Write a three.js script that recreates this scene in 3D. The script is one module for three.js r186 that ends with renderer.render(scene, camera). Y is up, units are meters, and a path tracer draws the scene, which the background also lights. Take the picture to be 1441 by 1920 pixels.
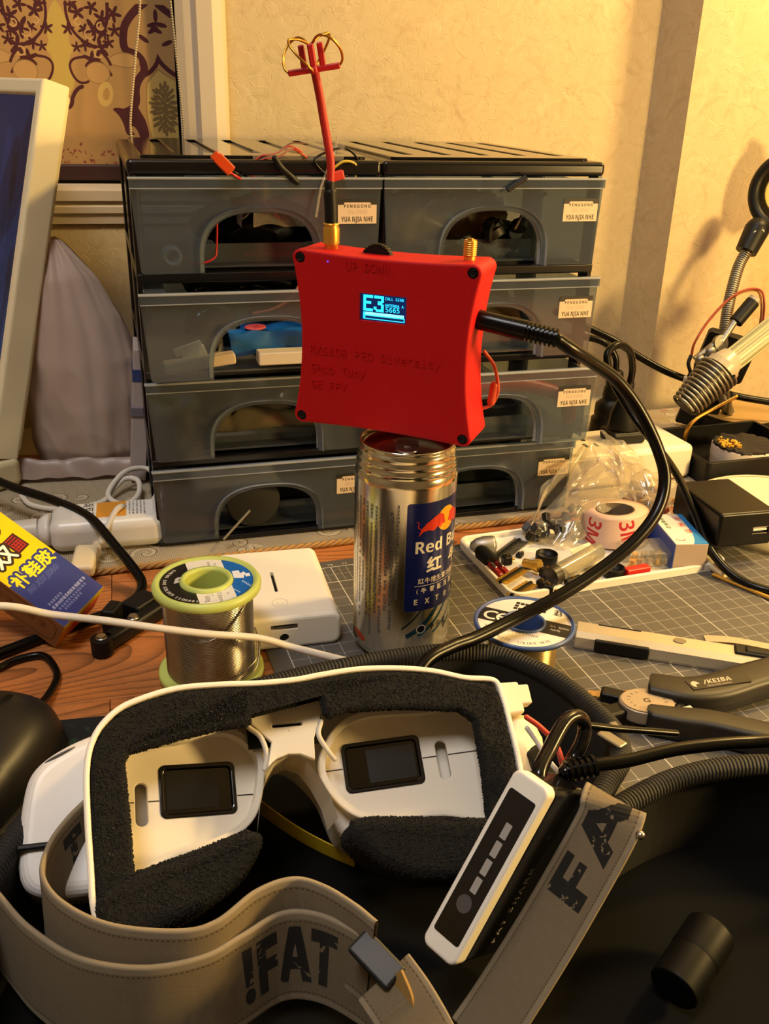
import * as THREE from 'three';
import { RoundedBoxGeometry } from 'three/addons/geometries/RoundedBoxGeometry.js';
import { mergeGeometries, mergeVertices } from 'three/addons/utils/BufferGeometryUtils.js';
import { ImprovedNoise } from 'three/addons/math/ImprovedNoise.js';
import { FontLoader } from 'three/addons/loaders/FontLoader.js';
import { TextGeometry } from 'three/addons/geometries/TextGeometry.js';
import { MeshSurfaceSampler } from 'three/addons/math/MeshSurfaceSampler.js';
import { Brush, Evaluator, SUBTRACTION } from 'three-bvh-csg';

// ---------------------------------------------------------------- camera, light, exposure (world in metres)
const scene = new THREE.Scene();
const R = (d) => d * Math.PI / 180;
const camera = new THREE.PerspectiveCamera(57.5, 1441 / 1920, 0.01, 20);
camera.position.set(0, 0.2875, 0);
camera.rotation.order = 'YXZ';
camera.rotation.set(R(-24.35), 0, R(1.638));
scene.background = new THREE.Color(0x020203);          // night outside the closed room
const renderer = new THREE.WebGLRenderer();
renderer.toneMapping = THREE.LinearToneMapping;
renderer.toneMappingExposure = 1.0;
renderer.shadowMap.enabled = true;
const WARM = [1.0, 0.66, 0.23];
const LAMPS = [                                        // two warm globe lamps to the right, both just out of frame
  { x: 0.60, y: 0.70, z: -0.72, r: 0.05, cd: 2.5, label: 'tall warm globe lamp standing by the pillar at the right' },
  { x: 0.64, y: 0.27, z: -0.27, r: 0.05, cd: 1.9, label: 'low warm globe lamp near the right front of the desk' },
];
const CEILING = { x: -0.32, y: 1.66, z: 0.14, w: 0.5, nit: 15, color: [1.0, 0.97, 0.95] };    // neutral ceiling panel above the desk
for (const l of LAMPS) {
  const bulb = new THREE.PointLight(new THREE.Color().setRGB(...WARM), l.cd);
  bulb.position.set(l.x, l.y, l.z); bulb.castShadow = true; bulb.shadow.radius = l.r / 0.02; scene.add(bulb);
}
const panel = new THREE.RectAreaLight(new THREE.Color().setRGB(...CEILING.color), CEILING.nit, CEILING.w, CEILING.w);
panel.position.set(CEILING.x, CEILING.y, CEILING.z); panel.rotation.x = -Math.PI / 2; panel.castShadow = true; scene.add(panel);

// ---------------------------------------------------------------- helpers: geometry is written in millimetres
const MM = 0.001, PI = Math.PI, V = (x, y, z) => new THREE.Vector3(x, y, z);
let seed = 7; const rnd = () => { seed = (seed * 1664525 + 1013904223) >>> 0; return seed / 4294967296; };
const rr = (a, b) => a + (b - a) * rnd();
const taken = {};
function numbered(n) { taken[n] = (taken[n] ?? -1) + 1; return taken[n] ? n + '_' + String(taken[n]).padStart(3, '0') : n; }
function tag(o, label, category, group) { o.userData.label = label; o.userData.category = category; if (group) o.userData.group = group; return o; }
function thing(name, label, category, [x, y, z] = [0, 0, 0], [rx, ry, rz] = [0, 0, 0], group) {
  const o = new THREE.Group(); o.name = numbered(name); o.rotation.order = 'YXZ';
  o.position.set(x * MM, y * MM, z * MM); o.rotation.set(R(rx), R(ry), R(rz)); o.scale.setScalar(MM);
  scene.add(o); return tag(o, label, category, group);
}
function mesh(name, geo, mat, parent) {
  const g = Array.isArray(geo) ? merge(geo) : geo;
  const m = new THREE.Mesh(g, mat); m.name = parent ? name : numbered(name); m.castShadow = m.receiveShadow = true;
  if (parent) parent.add(m); else { m.scale.setScalar(MM); scene.add(m); }
  return m;
}
function solo(name, label, category, geo, mat, [x, y, z] = [0, 0, 0], [rx, ry, rz] = [0, 0, 0], group) {   // a thing that is one mesh
  const m = mesh(name, geo, mat); m.rotation.order = 'YXZ'; m.position.set(x * MM, y * MM, z * MM); m.rotation.set(R(rx), R(ry), R(rz));
  return tag(m, label, category, group);
}
function structure(name, geo, mat, pos = [0, 0, 0], ry = 0) {
  const m = mesh(name, geo, mat); m.position.set(pos[0] * MM, pos[1] * MM, pos[2] * MM); m.rotation.y = R(ry); m.userData.kind = 'structure'; return m;
}
function merge(list) {
  const l = list.map((g) => { let h = g.index ? g.toNonIndexed() : g; if (!h.attributes.uv) h.setAttribute('uv', new THREE.BufferAttribute(new Float32Array(h.attributes.position.count * 2), 2)); for (const k of Object.keys(h.attributes)) if (!['position', 'normal', 'uv'].includes(k)) h.deleteAttribute(k); h.morphAttributes = {}; return h; });
  return l.length > 1 ? mergeGeometries(l) : l[0];
}
function tr(g, [x, y, z] = [0, 0, 0], [rx, ry, rz] = [0, 0, 0], s = 1) {
  const m = new THREE.Matrix4().compose(V(x, y, z), new THREE.Quaternion().setFromEuler(new THREE.Euler(R(rx), R(ry), R(rz), 'YXZ')), Array.isArray(s) ? V(...s) : V(s, s, s));
  return g.applyMatrix4(m);
}
const rb = (w, h, d, r = 1, seg = 2) => new RoundedBoxGeometry(w, h, d, seg, Math.min(r, w / 2.01, h / 2.01, d / 2.01));
const bx = (x0, x1, y0, y1, z0, z1, r = 0.4, seg = 1) => tr(r > 0 ? rb(x1 - x0, y1 - y0, z1 - z0, r, seg) : new THREE.BoxGeometry(x1 - x0, y1 - y0, z1 - z0), [(x0 + x1) / 2, (y0 + y1) / 2, (z0 + z1) / 2]);
const cy = (r1, r2, h, seg = 32, open = false) => new THREE.CylinderGeometry(r1, r2, h, seg, 1, open);
const lathe = (pts, seg = 48) => new THREE.LatheGeometry(pts.map(([x, y]) => new THREE.Vector2(x, y)), seg);
const torus = (Rr, r, s1 = 10, s2 = 40) => tr(new THREE.TorusGeometry(Rr, r, s1, s2), [0, 0, 0], [90, 0, 0]);
function curve(pts, closed = false, t = 0.5) { return new THREE.CatmullRomCurve3(pts.map((p) => V(...p)), closed, 'catmullrom', t); }
function tube(pts, r, n = 0, seg = 10, closed = false) {
  const c = curve(pts, closed), g = new THREE.TubeGeometry(c, n || pts.length * 8, r, seg, closed);
  if (closed) return g;
  const cap = (t) => tr(new THREE.SphereGeometry(r, seg, 6), c.getPoint(t).toArray());
  return merge([g, cap(0), cap(1)]);
}
function bar(a, b, r, seg = 10, r2 = r) {          // straight rod from a to b
  const A = V(...a), B = V(...b), d = B.clone().sub(A), g = cy(r2, r, d.length(), seg);
  g.applyQuaternion(new THREE.Quaternion().setFromUnitVectors(V(0, 1, 0), d.normalize()));
  return g.translate(...A.add(B).multiplyScalar(0.5).toArray());
}
function shape(pts) { return new THREE.Shape(pts.map(([x, y]) => new THREE.Vector2(x, y))); }
function rrect(x0, x1, y0, y1, r) {
  const s = new THREE.Shape(); s.moveTo(x0 + r, y0); s.lineTo(x1 - r, y0); s.absarc(x1 - r, y0 + r, r, -PI / 2, 0); s.lineTo(x1, y1 - r); s.absarc(x1 - r, y1 - r, r, 0, PI / 2);
  s.lineTo(x0 + r, y1); s.absarc(x0 + r, y1 - r, r, PI / 2, PI); s.lineTo(x0, y0 + r); s.absarc(x0 + r, y0 + r, r, PI, 1.5 * PI); return s;
}
function ext(s, depth, bevel = 0, seg = 2, curveSegments = 10) {
  return new THREE.ExtrudeGeometry(s, { depth: Math.max(depth - 2 * bevel, 0.01), bevelEnabled: bevel > 0, bevelThickness: bevel, bevelSize: bevel, bevelOffset: -bevel, bevelSegments: seg, curveSegments }).translate(0, 0, bevel);
}
function spline(pts, n = 60, closed = true) { const c = new THREE.CatmullRomCurve3(pts.map(([x, y]) => V(x, y, 0)), closed, 'centripetal'); return c.getPoints(n).map((p) => [p.x, p.y]).slice(0, closed ? -1 : undefined); }
function grid(nu, nv, fn) {                        // surface from a function (u, v) in 0..1 -> [x, y, z]
  const pos = [], uv = [], idx = [];
  for (let j = 0; j <= nv; j++) for (let i = 0; i <= nu; i++) { pos.push(...fn(i / nu, j / nv)); uv.push(i / nu, j / nv); }
  for (let j = 0; j < nv; j++) for (let i = 0; i < nu; i++) { const a = j * (nu + 1) + i, b = a + 1, c = a + nu + 1, d = c + 1; idx.push(a, b, d, a, d, c); }
  const g = new THREE.BufferGeometry(); g.setAttribute('position', new THREE.Float32BufferAttribute(pos, 3)); g.setAttribute('uv', new THREE.Float32BufferAttribute(uv, 2)); g.setIndex(idx); g.computeVertexNormals(); return g;
}
function band(path, wdir, w, t, n = 80) {          // cloth or strap: path of centres, width direction(s), width, thickness; uv: u along in mm, v across 0..1
  const c = curve(path), dirs = Array.isArray(wdir[0]) ? curve(wdir) : null, L = c.getLength(), ws = Array.isArray(w) ? w : null;
  const pos = [], uv = [], idx = [];
  const ring = [[-0.5, 0.35], [-0.5, -0.35], [-0.47, -0.5], [0.47, -0.5], [0.5, -0.35], [0.5, 0.35], [0.47, 0.5], [-0.47, 0.5]], m = ring.length;
  for (let i = 0; i <= n; i++) {
    const k = i / n, p = c.getPointAt(k), T = c.getTangentAt(k), Wd = (dirs ? dirs.getPoint(k) : V(...wdir)).normalize();
    Wd.addScaledVector(T, -Wd.dot(T)).normalize(); const N = T.clone().cross(Wd), ww = ws ? THREE.MathUtils.lerp(ws[0], ws[1], k) : w;
    for (let j = 0; j <= m; j++) { const [a, b] = ring[j % m]; const q = p.clone().addScaledVector(Wd, a * ww).addScaledVector(N, b * t); pos.push(q.x, q.y, q.z); uv.push(k * L, a + 0.5); }
  }
  for (let i = 0; i < n; i++) for (let j = 0; j < m; j++) { const a = i * (m + 1) + j, b = a + 1, d = a + m + 1, e = d + 1; idx.push(a, d, b, b, d, e); }
  const g = new THREE.BufferGeometry(); g.setAttribute('position', new THREE.Float32BufferAttribute(pos, 3)); g.setAttribute('uv', new THREE.Float32BufferAttribute(uv, 2)); g.setIndex(idx); g.computeVertexNormals(); return g;
}
function boxUV(g, s = 1) {                          // uv in millimetres / s from the dominant axis of each face
  g = g.index ? g.toNonIndexed() : g; const p = g.attributes.position, nn = g.attributes.normal, uv = new Float32Array(p.count * 2);
  for (let i = 0; i < p.count; i += 3) {
    let ax = 0, ay = 0, az = 0; for (let k = 0; k < 3; k++) { ax += Math.abs(nn.getX(i + k)); ay += Math.abs(nn.getY(i + k)); az += Math.abs(nn.getZ(i + k)); }
    for (let k = 0; k < 3; k++) { const x = p.getX(i + k), y = p.getY(i + k), z = p.getZ(i + k); const [a, b] = ay >= ax && ay >= az ? [x, -z] : ax >= az ? [z, y] : [x, y]; uv[2 * (i + k)] = a / s; uv[2 * (i + k) + 1] = b / s; }
  }
  g.setAttribute('uv', new THREE.BufferAttribute(uv, 2)); return g;
}
function faceUV(g, axis, [a0, a1, b0, b1]) {        // planar uv 0..1 over a rectangle; axis names the two coordinates used
  const p = g.attributes.position, uv = new Float32Array(p.count * 2), get = { x: 'getX', y: 'getY', z: 'getZ' };
  for (let i = 0; i < p.count; i++) { uv[2 * i] = (p[get[axis[0]]](i) - a0) / (a1 - a0); uv[2 * i + 1] = (p[get[axis[1]]](i) - b0) / (b1 - b0); }
  g.setAttribute('uv', new THREE.BufferAttribute(uv, 2)); return g;
}
const noise = new ImprovedNoise();
function crumple(g, amp, freq, s = 0) {            // push vertices along smooth noise
  g = mergeVertices(g); const p = g.attributes.position;
  for (let i = 0; i < p.count; i++) { const x = p.getX(i) * freq + s, y = p.getY(i) * freq, z = p.getZ(i) * freq; p.setXYZ(i, p.getX(i) + amp * noise.noise(x, y, z), p.getY(i) + amp * noise.noise(y + 31, z, x), p.getZ(i) + amp * noise.noise(z, x + 57, y)); }
  g.computeVertexNormals(); return g;
}
// canvases and textures
function canvas(w, h, draw) { const c = document.createElement('canvas'); c.width = w; c.height = h; const g = c.getContext('2d'); draw(g, w, h); return c; }
function tex(c, color = true, rep) { const t = new THREE.CanvasTexture(c); if (color) t.colorSpace = THREE.SRGBColorSpace; t.magFilter = THREE.LinearFilter; t.anisotropy = 8; if (rep) { t.wrapS = t.wrapT = THREE.RepeatWrapping; t.repeat.set(...rep); } return t; }
const std = (color, roughness = 0.5, extra = {}) => new THREE.MeshPhysicalMaterial({ color, roughness, ...extra });
function speck(n, lo, hi, size = 256) {            // fine grain for bumps
  return canvas(size, size, (g) => { const d = g.createImageData(size, size); let s = n; for (let i = 0; i < size * size; i++) { s = (s * 1664525 + 1013904223) >>> 0; const v = lo + (hi - lo) * (s / 4294967296); d.data[4 * i] = d.data[4 * i + 1] = d.data[4 * i + 2] = v; d.data[4 * i + 3] = 255; } g.putImageData(d, 0, 0); });
}
const grainC = speck(3, 60, 255), grain = (mmPerTile) => tex(grainC, false, [1 / mmPerTile, 1 / mmPerTile]);
// hand-drawn strokes of the Chinese characters on the packaging, in a 100 x 100 box, y down
const HAN = {
  红: [[28, 8, 10, 34, 34, 32], [40, 26, 12, 62, 40, 56], [8, 88, 42, 78], [52, 20, 94, 20], [73, 20, 73, 84], [46, 85, 98, 85]],
  牛: [[30, 8, 18, 44], [22, 32, 82, 32], [6, 58, 94, 58], [52, 6, 52, 98]],
  补: [[26, 6, 34, 16], [8, 26, 44, 26, 8, 64], [27, 46, 27, 98], [34, 50, 44, 60], [44, 40, 34, 50], [68, 6, 68, 98], [70, 38, 94, 56]],
  鞋: [[4, 16, 46, 16], [16, 6, 16, 30], [34, 6, 34, 30], [16, 30, 34, 30], [9, 38, 41, 38, 41, 56, 9, 56, 9, 38], [25, 30, 25, 98], [2, 74, 48, 74], [56, 22, 94, 22], [75, 6, 75, 46], [52, 46, 98, 46], [56, 68, 94, 68], [75, 50, 75, 94], [50, 95, 100, 95]],
  胶: [[14, 10, 12, 60, 4, 94], [14, 10, 36, 10, 36, 92, 28, 90], [14, 34, 36, 34], [14, 58, 36, 58], [70, 4, 72, 16], [46, 24, 98, 24], [60, 34, 48, 50], [80, 34, 94, 50], [86, 48, 68, 78, 44, 96], [56, 50, 74, 80, 98, 96]],
  双: [[6, 22, 44, 22, 30, 62, 4, 92], [12, 42, 44, 88], [54, 22, 94, 22, 78, 64, 50, 92], [60, 40, 98, 92]],
  白: [[48, 2, 40, 18], [16, 20, 84, 20, 84, 96, 16, 96, 16, 20], [16, 56, 84, 56]],
  生: [[28, 8, 14, 40], [22, 30, 84, 30], [18, 60, 82, 60], [50, 6, 50, 92], [6, 93, 94, 93]],
  素: [[18, 12, 82, 12], [22, 25, 78, 25], [8, 40, 92, 40], [50, 4, 50, 40], [62, 46, 28, 60, 70, 62], [70, 56, 20, 78, 84, 76], [50, 76, 50, 98], [32, 84, 18, 94], [68, 84, 82, 94]],
  维: [[26, 8, 10, 32, 32, 30], [38, 26, 12, 60, 38, 54], [8, 88, 40, 78], [58, 6, 46, 40], [54, 26, 54, 98], [74, 6, 78, 18], [54, 24, 96, 24], [56, 46, 92, 46], [56, 68, 92, 68], [52, 92, 98, 92], [75, 24, 75, 92]],
  功: [[6, 22, 44, 22], [25, 22, 25, 78], [4, 82, 48, 74], [50, 34, 92, 34, 86, 92, 74, 86], [70, 8, 66, 60, 46, 96]],
  能: [[26, 4, 8, 30, 44, 28], [36, 16, 46, 32], [12, 42, 12, 96], [12, 42, 42, 42, 42, 92], [12, 58, 42, 58], [12, 74, 42, 74], [60, 6, 60, 40, 92, 42, 92, 32], [90, 12, 60, 26], [60, 52, 60, 92, 94, 92, 94, 80], [90, 60, 60, 72]],
  量: [[26, 4, 74, 4, 74, 32, 26, 32, 26, 4], [26, 18, 74, 18], [4, 42, 96, 42], [24, 50, 76, 50, 76, 74, 24, 74, 24, 50], [24, 62, 76, 62], [50, 50, 50, 94], [18, 84, 82, 84], [4, 96, 96, 96]],
  净: [[10, 18, 20, 30], [8, 86, 24, 50], [54, 4, 38, 26], [50, 14, 80, 14, 66, 28], [42, 30, 86, 30, 86, 64], [32, 47, 98, 47], [42, 64, 86, 64], [64, 30, 64, 96, 54, 92]],
  含: [[50, 2, 4, 40], [50, 2, 96, 40], [44, 24, 54, 34], [28, 44, 74, 44, 56, 62], [26, 64, 76, 64, 76, 96, 26, 96, 26, 64]],
};
function han(g, ch, x, y, s, lw, color) {
  const st = HAN[ch]; g.save(); g.translate(x, y); g.scale(s / 100, s / 100); g.strokeStyle = color; g.lineWidth = lw; g.lineCap = 'round'; g.lineJoin = 'round';
  if (st) for (const p of st) { g.beginPath(); g.moveTo(p[0], p[1]); for (let i = 2; i < p.length; i += 2) g.lineTo(p[i], p[i + 1]); g.stroke(); }
  else { for (let i = 0; i < 4; i++) { const v = 8 + i * 27; g.beginPath(); g.moveTo(rr(4, 30), v); g.lineTo(rr(70, 96), v); g.stroke(); } for (let i = 0; i < 3; i++) { const v = rr(10, 90); g.beginPath(); g.moveTo(v, rr(4, 40)); g.lineTo(v + rr(-12, 12), rr(60, 98)); g.stroke(); } }
  g.restore();
}
const hans = (g, str, x, y, s, lw, color, step = 1.08) => [...str].forEach((c, i) => han(g, c, x + i * s * step, y, s, lw, color));
// shared materials
const M = {
  black: std(0x0c0c0c, 0.45, { specularIntensity: 0.55 }), blackGloss: std(0x08080a, 0.16), rubber: std(0x0a0909, 0.5, { specularIntensity: 0.55 }), darkFabric: std(0x0b0b0b, 0.95), white: std(0xe6e2da, 0.4), whiteGloss: std(0xe9e6e0, 0.25),
  steel: std(0xb9b6b0, 0.28, { metalness: 1 }), dullSteel: std(0x8f8c86, 0.45, { metalness: 1 }), gold: std(0xe8bb55, 0.32, { metalness: 0.85 }), brass: std(0xb98a3c, 0.35, { metalness: 1 }),
  clear: std(0xf4f4f2, 0.08, { transmission: 1, thickness: 0, ior: 1.45, side: THREE.DoubleSide }),
  film: std(0xf2efe8, 0.14, { transmission: 0.9, thickness: 0, ior: 1.4, side: THREE.DoubleSide }),
  cable: std(0x050505, 0.26, { specularIntensity: 0.5 }), cableWhite: std(0xd6cfc2, 0.5), red: std(0xb01010, 0.4), whitePlastic: std(0xddd8cc, 0.45),
};
// ---------------------------------------------------------------- the room: back wall turned 15.2 degrees, corner with the pillar at WALL
const WALL = [235, 0, -949], WR = 15.2, UW = [Math.cos(R(WR)), -Math.sin(R(WR))], NW = [Math.sin(R(WR)), Math.cos(R(WR))];
const onWall = (x, y, z) => [WALL[0] + x * UW[0] + z * NW[0], y, WALL[2] + x * UW[1] + z * NW[1]];
const wallC = canvas(1024, 1024, (g, w) => {
  g.fillStyle = '#bba985'; g.fillRect(0, 0, w, w); seed = 11;
  for (let i = 0; i < 1500; i++) { const x = rr(0, w), y = rr(0, w), a = rr(0, 6.3), l = rr(14, 80); g.strokeStyle = `rgba(${rnd() < 0.5 ? '204,188,156' : '160,137,102'},${rr(0.06, 0.2)})`; g.lineWidth = rr(3, 16); for (const ox of [-w, 0, w]) for (const oy of [-w, 0, w]) { if (x + ox < -80 || x + ox > w + 80 || y + oy < -80 || y + oy > w + 80) continue; g.beginPath(); g.arc(x + ox, y + oy, l, a, a + rr(0.6, 1.6)); g.stroke(); } }
});
const wallB = canvas(1024, 1024, (g, w) => {
  g.fillStyle = '#808080'; g.fillRect(0, 0, w, w); seed = 12; g.lineCap = 'round';
  for (let i = 0; i < 5200; i++) { const x = rr(0, w), y = rr(0, w), a = 0.9 * noise.noise(x / 130, y / 130, 3) * 6, l = rr(12, 40), v = rnd() < 0.5 ? 255 : 0; g.strokeStyle = `rgba(${v},${v},${v},${rr(0.05, 0.22)})`; g.lineWidth = rr(1, 3.5); const st = rr(0, 6.3), sp = rr(0.3, 0.9); for (const ox of [-w, 0, w]) for (const oy of [-w, 0, w]) { if (x + ox < -80 || x + ox > w + 80 || y + oy < -80 || y + oy > w + 80) continue; g.beginPath(); g.arc(x + ox, y + oy, l, st + a, st + a + sp); g.stroke(); } }
});
const wallpaper = std(0xffffff, 0.75, { map: tex(wallC, true, [1 / 330, 1 / 330]), bumpMap: tex(wallB, false, [1 / 300, 1 / 300]), bumpScale: 0.0013 });
{ // back wall with the window opening
  const s = shape([[-1750, -760], [0, -760], [0, 1780], [-1750, 1780]]);
  const h = new THREE.Path([[-1150, 200], [-402, 200], [-402, 1300], [-1150, 1300]].map(([x, y]) => new THREE.Vector2(x, y))); s.holes.push(h);
  structure('wall_back', ext(s, 110).translate(0, 0, -110), wallpaper, WALL, WR);
}
structure('wall_right', boxUV(ext(shape([[0, 110], [0, 0], [13, -46], [1000, -46], [1000, 110]]), 2540).rotateX(-PI / 2).translate(0, -760, 0)), wallpaper, WALL, WR);
const plainWall = std(0x8f8778, 0.85), plainCeil = std(0xb5b2aa, 0.9), plainFloor = std(0x4a3524, 0.6);
structure('wall_left', boxUV(bx(-1860, -1750, -760, 1780, -110, 2700, 0)), plainWall, WALL, WR);
structure('wall_side', boxUV(bx(1000, 1110, -760, 1780, -110, 2700, 0)), plainWall, WALL, WR);
structure('wall_front', boxUV(bx(-1860, 1110, -760, 1780, 2700, 2810, 0)), plainWall, WALL, WR);
structure('ceiling', boxUV(bx(-1860, 1110, 1700, 1810, 0, 2700, 0)), plainCeil, WALL, WR);
structure('floor', boxUV(bx(-1860, 1110, -860, -760, 0, 2700, 0)), plainFloor, WALL, WR);
{ // ceiling lamp fitting round the area light
  const t = thing('ceiling_lamp', 'square white ceiling panel lamp above and behind the viewer', 'lamp', [CEILING.x * 1000, CEILING.y * 1000, CEILING.z * 1000]);
  mesh('housing', bx(-270, 270, 6, 40, -270, 270, 4), M.white, t);
  mesh('diffuser', bx(-250, 250, 2, 6, -250, 250, 1), std(0xf0e8da, 0.6, { emissive: new THREE.Color().setRGB(...CEILING.color), emissiveIntensity: 6 }), t);
}
for (const l of LAMPS) { // the globe lamps that light the scene from the right
  const H = l.y * 1000, r = l.r * 1000, t = thing('globe_lamp', l.label, 'lamp', [l.x * 1000, 0, l.z * 1000]);
  mesh('globe', tr(new THREE.SphereGeometry(r, 32, 20), [0, H, 0]), std(0xffe9c0, 0.5, { emissive: new THREE.Color().setRGB(...WARM), emissiveIntensity: 2.5 }), t);
  mesh('collar', tr(lathe([[0.1, 0], [16, 0], [17, 3], [15, 12], [7, 18], [0.1, 18]], 32), [0, H - r - 15, 0]), M.brass, t);
  mesh('stem', bar([0, 14, 0], [0, H - r - 13, 0], 5, 16), M.brass, t);
  mesh('base', lathe([[0.1, 0], [60, 0], [62, 4], [56, 10], [20, 14], [6, 22], [0.1, 22]], 40), M.brass, t);
}
// window: moulded frame, sill, pane, patterned roller blind with bead chain
const paint = std(0xc9bba6, 0.5);
{
  const prof = [[-36, 0], [-36, 6], [-30, 9], [-22, 9], [-20, 14], [-8, 16], [0, 13], [3, 8], [4, 2], [4, 0]];
  const jamb = ext(shape(prof), 1200).rotateX(PI / 2);      // profile x, z ; length up
  const fr = structure('trim_1', tr(jamb, [-392, 1407, 0]), paint, WALL, WR);
  const reveal = structure('trim_2', boxUV(bx(-426, -400, 200, 1300, -60, 0.5, 1)), std(0x1c1512, 0.8), WALL, WR);
  const sp = [[0, 0], [3, 0], [4, 6], [6, 9], [6.6, 14], [5.4, 17], [8.4, 19], [9, 27], [8, 30], [-62, 30], [-62, 0]];
  const sill = ext(shape(sp), 780).rotateY(-PI / 2);        // profile (z, y)
  structure('trim_3', tr(sill, [-390, 178, 0]), paint, WALL, WR);
}
{ // roller blind: damask print in burgundy, gold and tan
  const dm = canvas(1440, 1440, (g, w, h) => {
    g.fillStyle = '#a5814f'; g.fillRect(0, 0, w, h);
    const half = () => {
      const B = '#3f0c16', T = '#bb9560', G = '#b39a4e', D = '#6f5a30';
      const path = (p, c, lw, fill) => { g.beginPath(); g.moveTo(p[0], p[1]); for (let i = 2; i < p.length; i += 4) { if (i + 3 < p.length) g.quadraticCurveTo(p[i], p[i + 1], p[i + 2], p[i + 3]); else g.lineTo(p[i], p[i + 1]); } g.lineCap = 'round'; if (fill) { g.fillStyle = fill; g.fill(); } if (c) { g.strokeStyle = c; g.lineWidth = lw; g.stroke(); } };
      path([0, 0, 70, 60, 60, 230, 95, 260, 60, 290, 40, 320, 60, 400, 90, 440, 30, 520, 0, 525], null, 0, G);                       // vase
      path([60, 0, 40, 150, 150, 220, 260, 260, 290, 340], B, 16); path([300, 0, 300, 130, 240, 190], B, 20);
      for (const [x, y, r, a] of [[210, 150, 60, 0.4], [260, 90, 46, 1.2], [120, 60, 44, 2], [240, 250, 54, 0.8], [180, 320, 50, 2.4], [100, 250, 30, 1], [290, 220, 34, 2.1], [150, 150, 34, 0.2], [205, 30, 40, 1.8], [330, 60, 46, 0.2], [60, 150, 36, 1.1], [330, 150, 38, 0.9], [150, 235, 36, 0.3], [90, 20, 40, 0.7], [270, 175, 30, 1.5]])
        for (let k = 0; k < 5; k++) { const an = a + k * 1.25; g.fillStyle = B; g.beginPath(); g.ellipse(x + Math.cos(an) * r * 0.55, y + Math.sin(an) * r * 0.55, r * 0.55, r * 0.22, an, 0, 7); g.fill(); }
      for (const [x, y, r] of [[180, 175, 26], [250, 130, 20], [225, 280, 24], [120, 110, 18]]) { g.strokeStyle = T; g.lineWidth = 9; g.beginPath(); g.arc(x, y, r, 0.5, 5); g.stroke(); }
      path([60, 400, 30, 330, 90, 310, 230, 280, 290, 400], B, 14); path([60, 400, 90, 470, 150, 440], B, 14); path([0, 590, 40, 600, 45, 540, 70, 480, 110, 470], B, 22); path([0, 590, 20, 560, 0, 520], B, 22, B);
      g.fillStyle = '#b08a56'; g.beginPath(); g.ellipse(210, 390, 70, 60, 0, 0, 7); g.fill(); g.strokeStyle = '#8f6f42'; g.lineWidth = 6; g.stroke();
      g.fillStyle = '#bfa05c'; g.beginPath(); g.ellipse(245, 510, 46, 72, 0.2, 0, 7); g.fill(); g.fillStyle = '#a98248'; g.beginPath(); g.ellipse(250, 510, 20, 36, 0.2, 0, 7); g.fill();
      path([520, -10, 420, 60, 390, 130, 360, 240, 400, 265, 500, 280, 490, 380, 420, 440, 430, 520, 430, 590, 360, 610], B, 46);                // S-shaped border
      path([360, 600, 300, 580, 285, 598, 340, 640, 350, 720, 360, 760, 400, 740, 340, 690, 400, 690, 440, 720, 440, 800, 520, 800, 470, 650, 420, 560], B, 6, B);
      path([290, 300, 360, 250, 440, 290, 470, 300, 460, 340, 400, 370, 300, 340], '#8a6a40', 6, '#b18c58');
      path([575, 360, 660, 420, 690, 420, 720, 640, 690, 820, 600, 900, 520, 810, 470, 640, 500, 440, 575, 360], '#8c7040', 8, '#b79b58');          // medallion
      for (let k = 0; k < 60; k++) { const an = k * 2.4, q = Math.sqrt(k / 60); g.fillStyle = D; g.beginPath(); g.ellipse(600 + Math.cos(an) * 80 * q, 590 + Math.sin(an) * 150 * q, 22, 10, an, 0, 7); g.fill(); }
      path([500, 390, 560, 360, 580, 300, 610, 350, 680, 390], B, 26); for (const [x, y, a] of [[580, 60, 1.57], [580, 140, 0.4], [560, 140, 2.6], [500, 190, 0.6], [640, 210, -0.4], [560, 110, 2.9], [610, 110, 0.2]]) { g.fillStyle = B; g.beginPath(); g.ellipse(x, y, 36, 13, a, 0, 7); g.fill(); }
      path([600, 0, 680, 60, 700, 60], B, 40);
    };
    const run = (sx, ty) => { g.save(); g.translate(w / 2, ty); g.scale(sx, 1); half(); g.restore(); };
    run(1, 0); run(-1, 0);
    seed = 5; for (let i = 0; i < 60; i++) { const x = w / 2 + rr(-240, 460) * 0.9, y = 880 + rr(-80, 30); g.fillStyle = 'rgba(110,20,24,0.6)'; g.beginPath(); g.ellipse(x, y + Math.abs(x - w / 2 - 90) * 0.2, rr(6, 16), rr(3, 9), rr(0, 3), 0, 7); g.fill(); }
    g.globalAlpha = 0.10; for (let y = 0; y < h; y += 3) { g.fillStyle = y % 6 ? '#000' : '#fff'; g.fillRect(0, y, w, 1); }
  });
  const t = thing('roller_blind', 'patterned burgundy and gold roller blind hanging in the window', 'blind', onWall(-519, 0, -22), [0, WR, 0]);
  const W2 = 1440 * 0.1325, H2 = 1440 * 0.1315, bm = tex(dm, true, [1 / W2, 1 / H2]); bm.offset.set(0.5 - 519 * 0 , (H2 - 345) / H2);
  const f = bx(-360, 90, 222, 900, -1, 1, 0); faceUV(f, 'xy', [0, 1, 0, 1]);
  mesh('fabric', f, std(0xffffff, 0.85, { map: bm }), t);
  mesh('bottom_bar', rb(450, 13, 5, 2).translate(-135, 217, 1), std(0x2c0a0a, 0.6), t);
  mesh('roller', bar([-360, 915, -4], [90, 915, -4], 16, 20), M.white, t);
}
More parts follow.
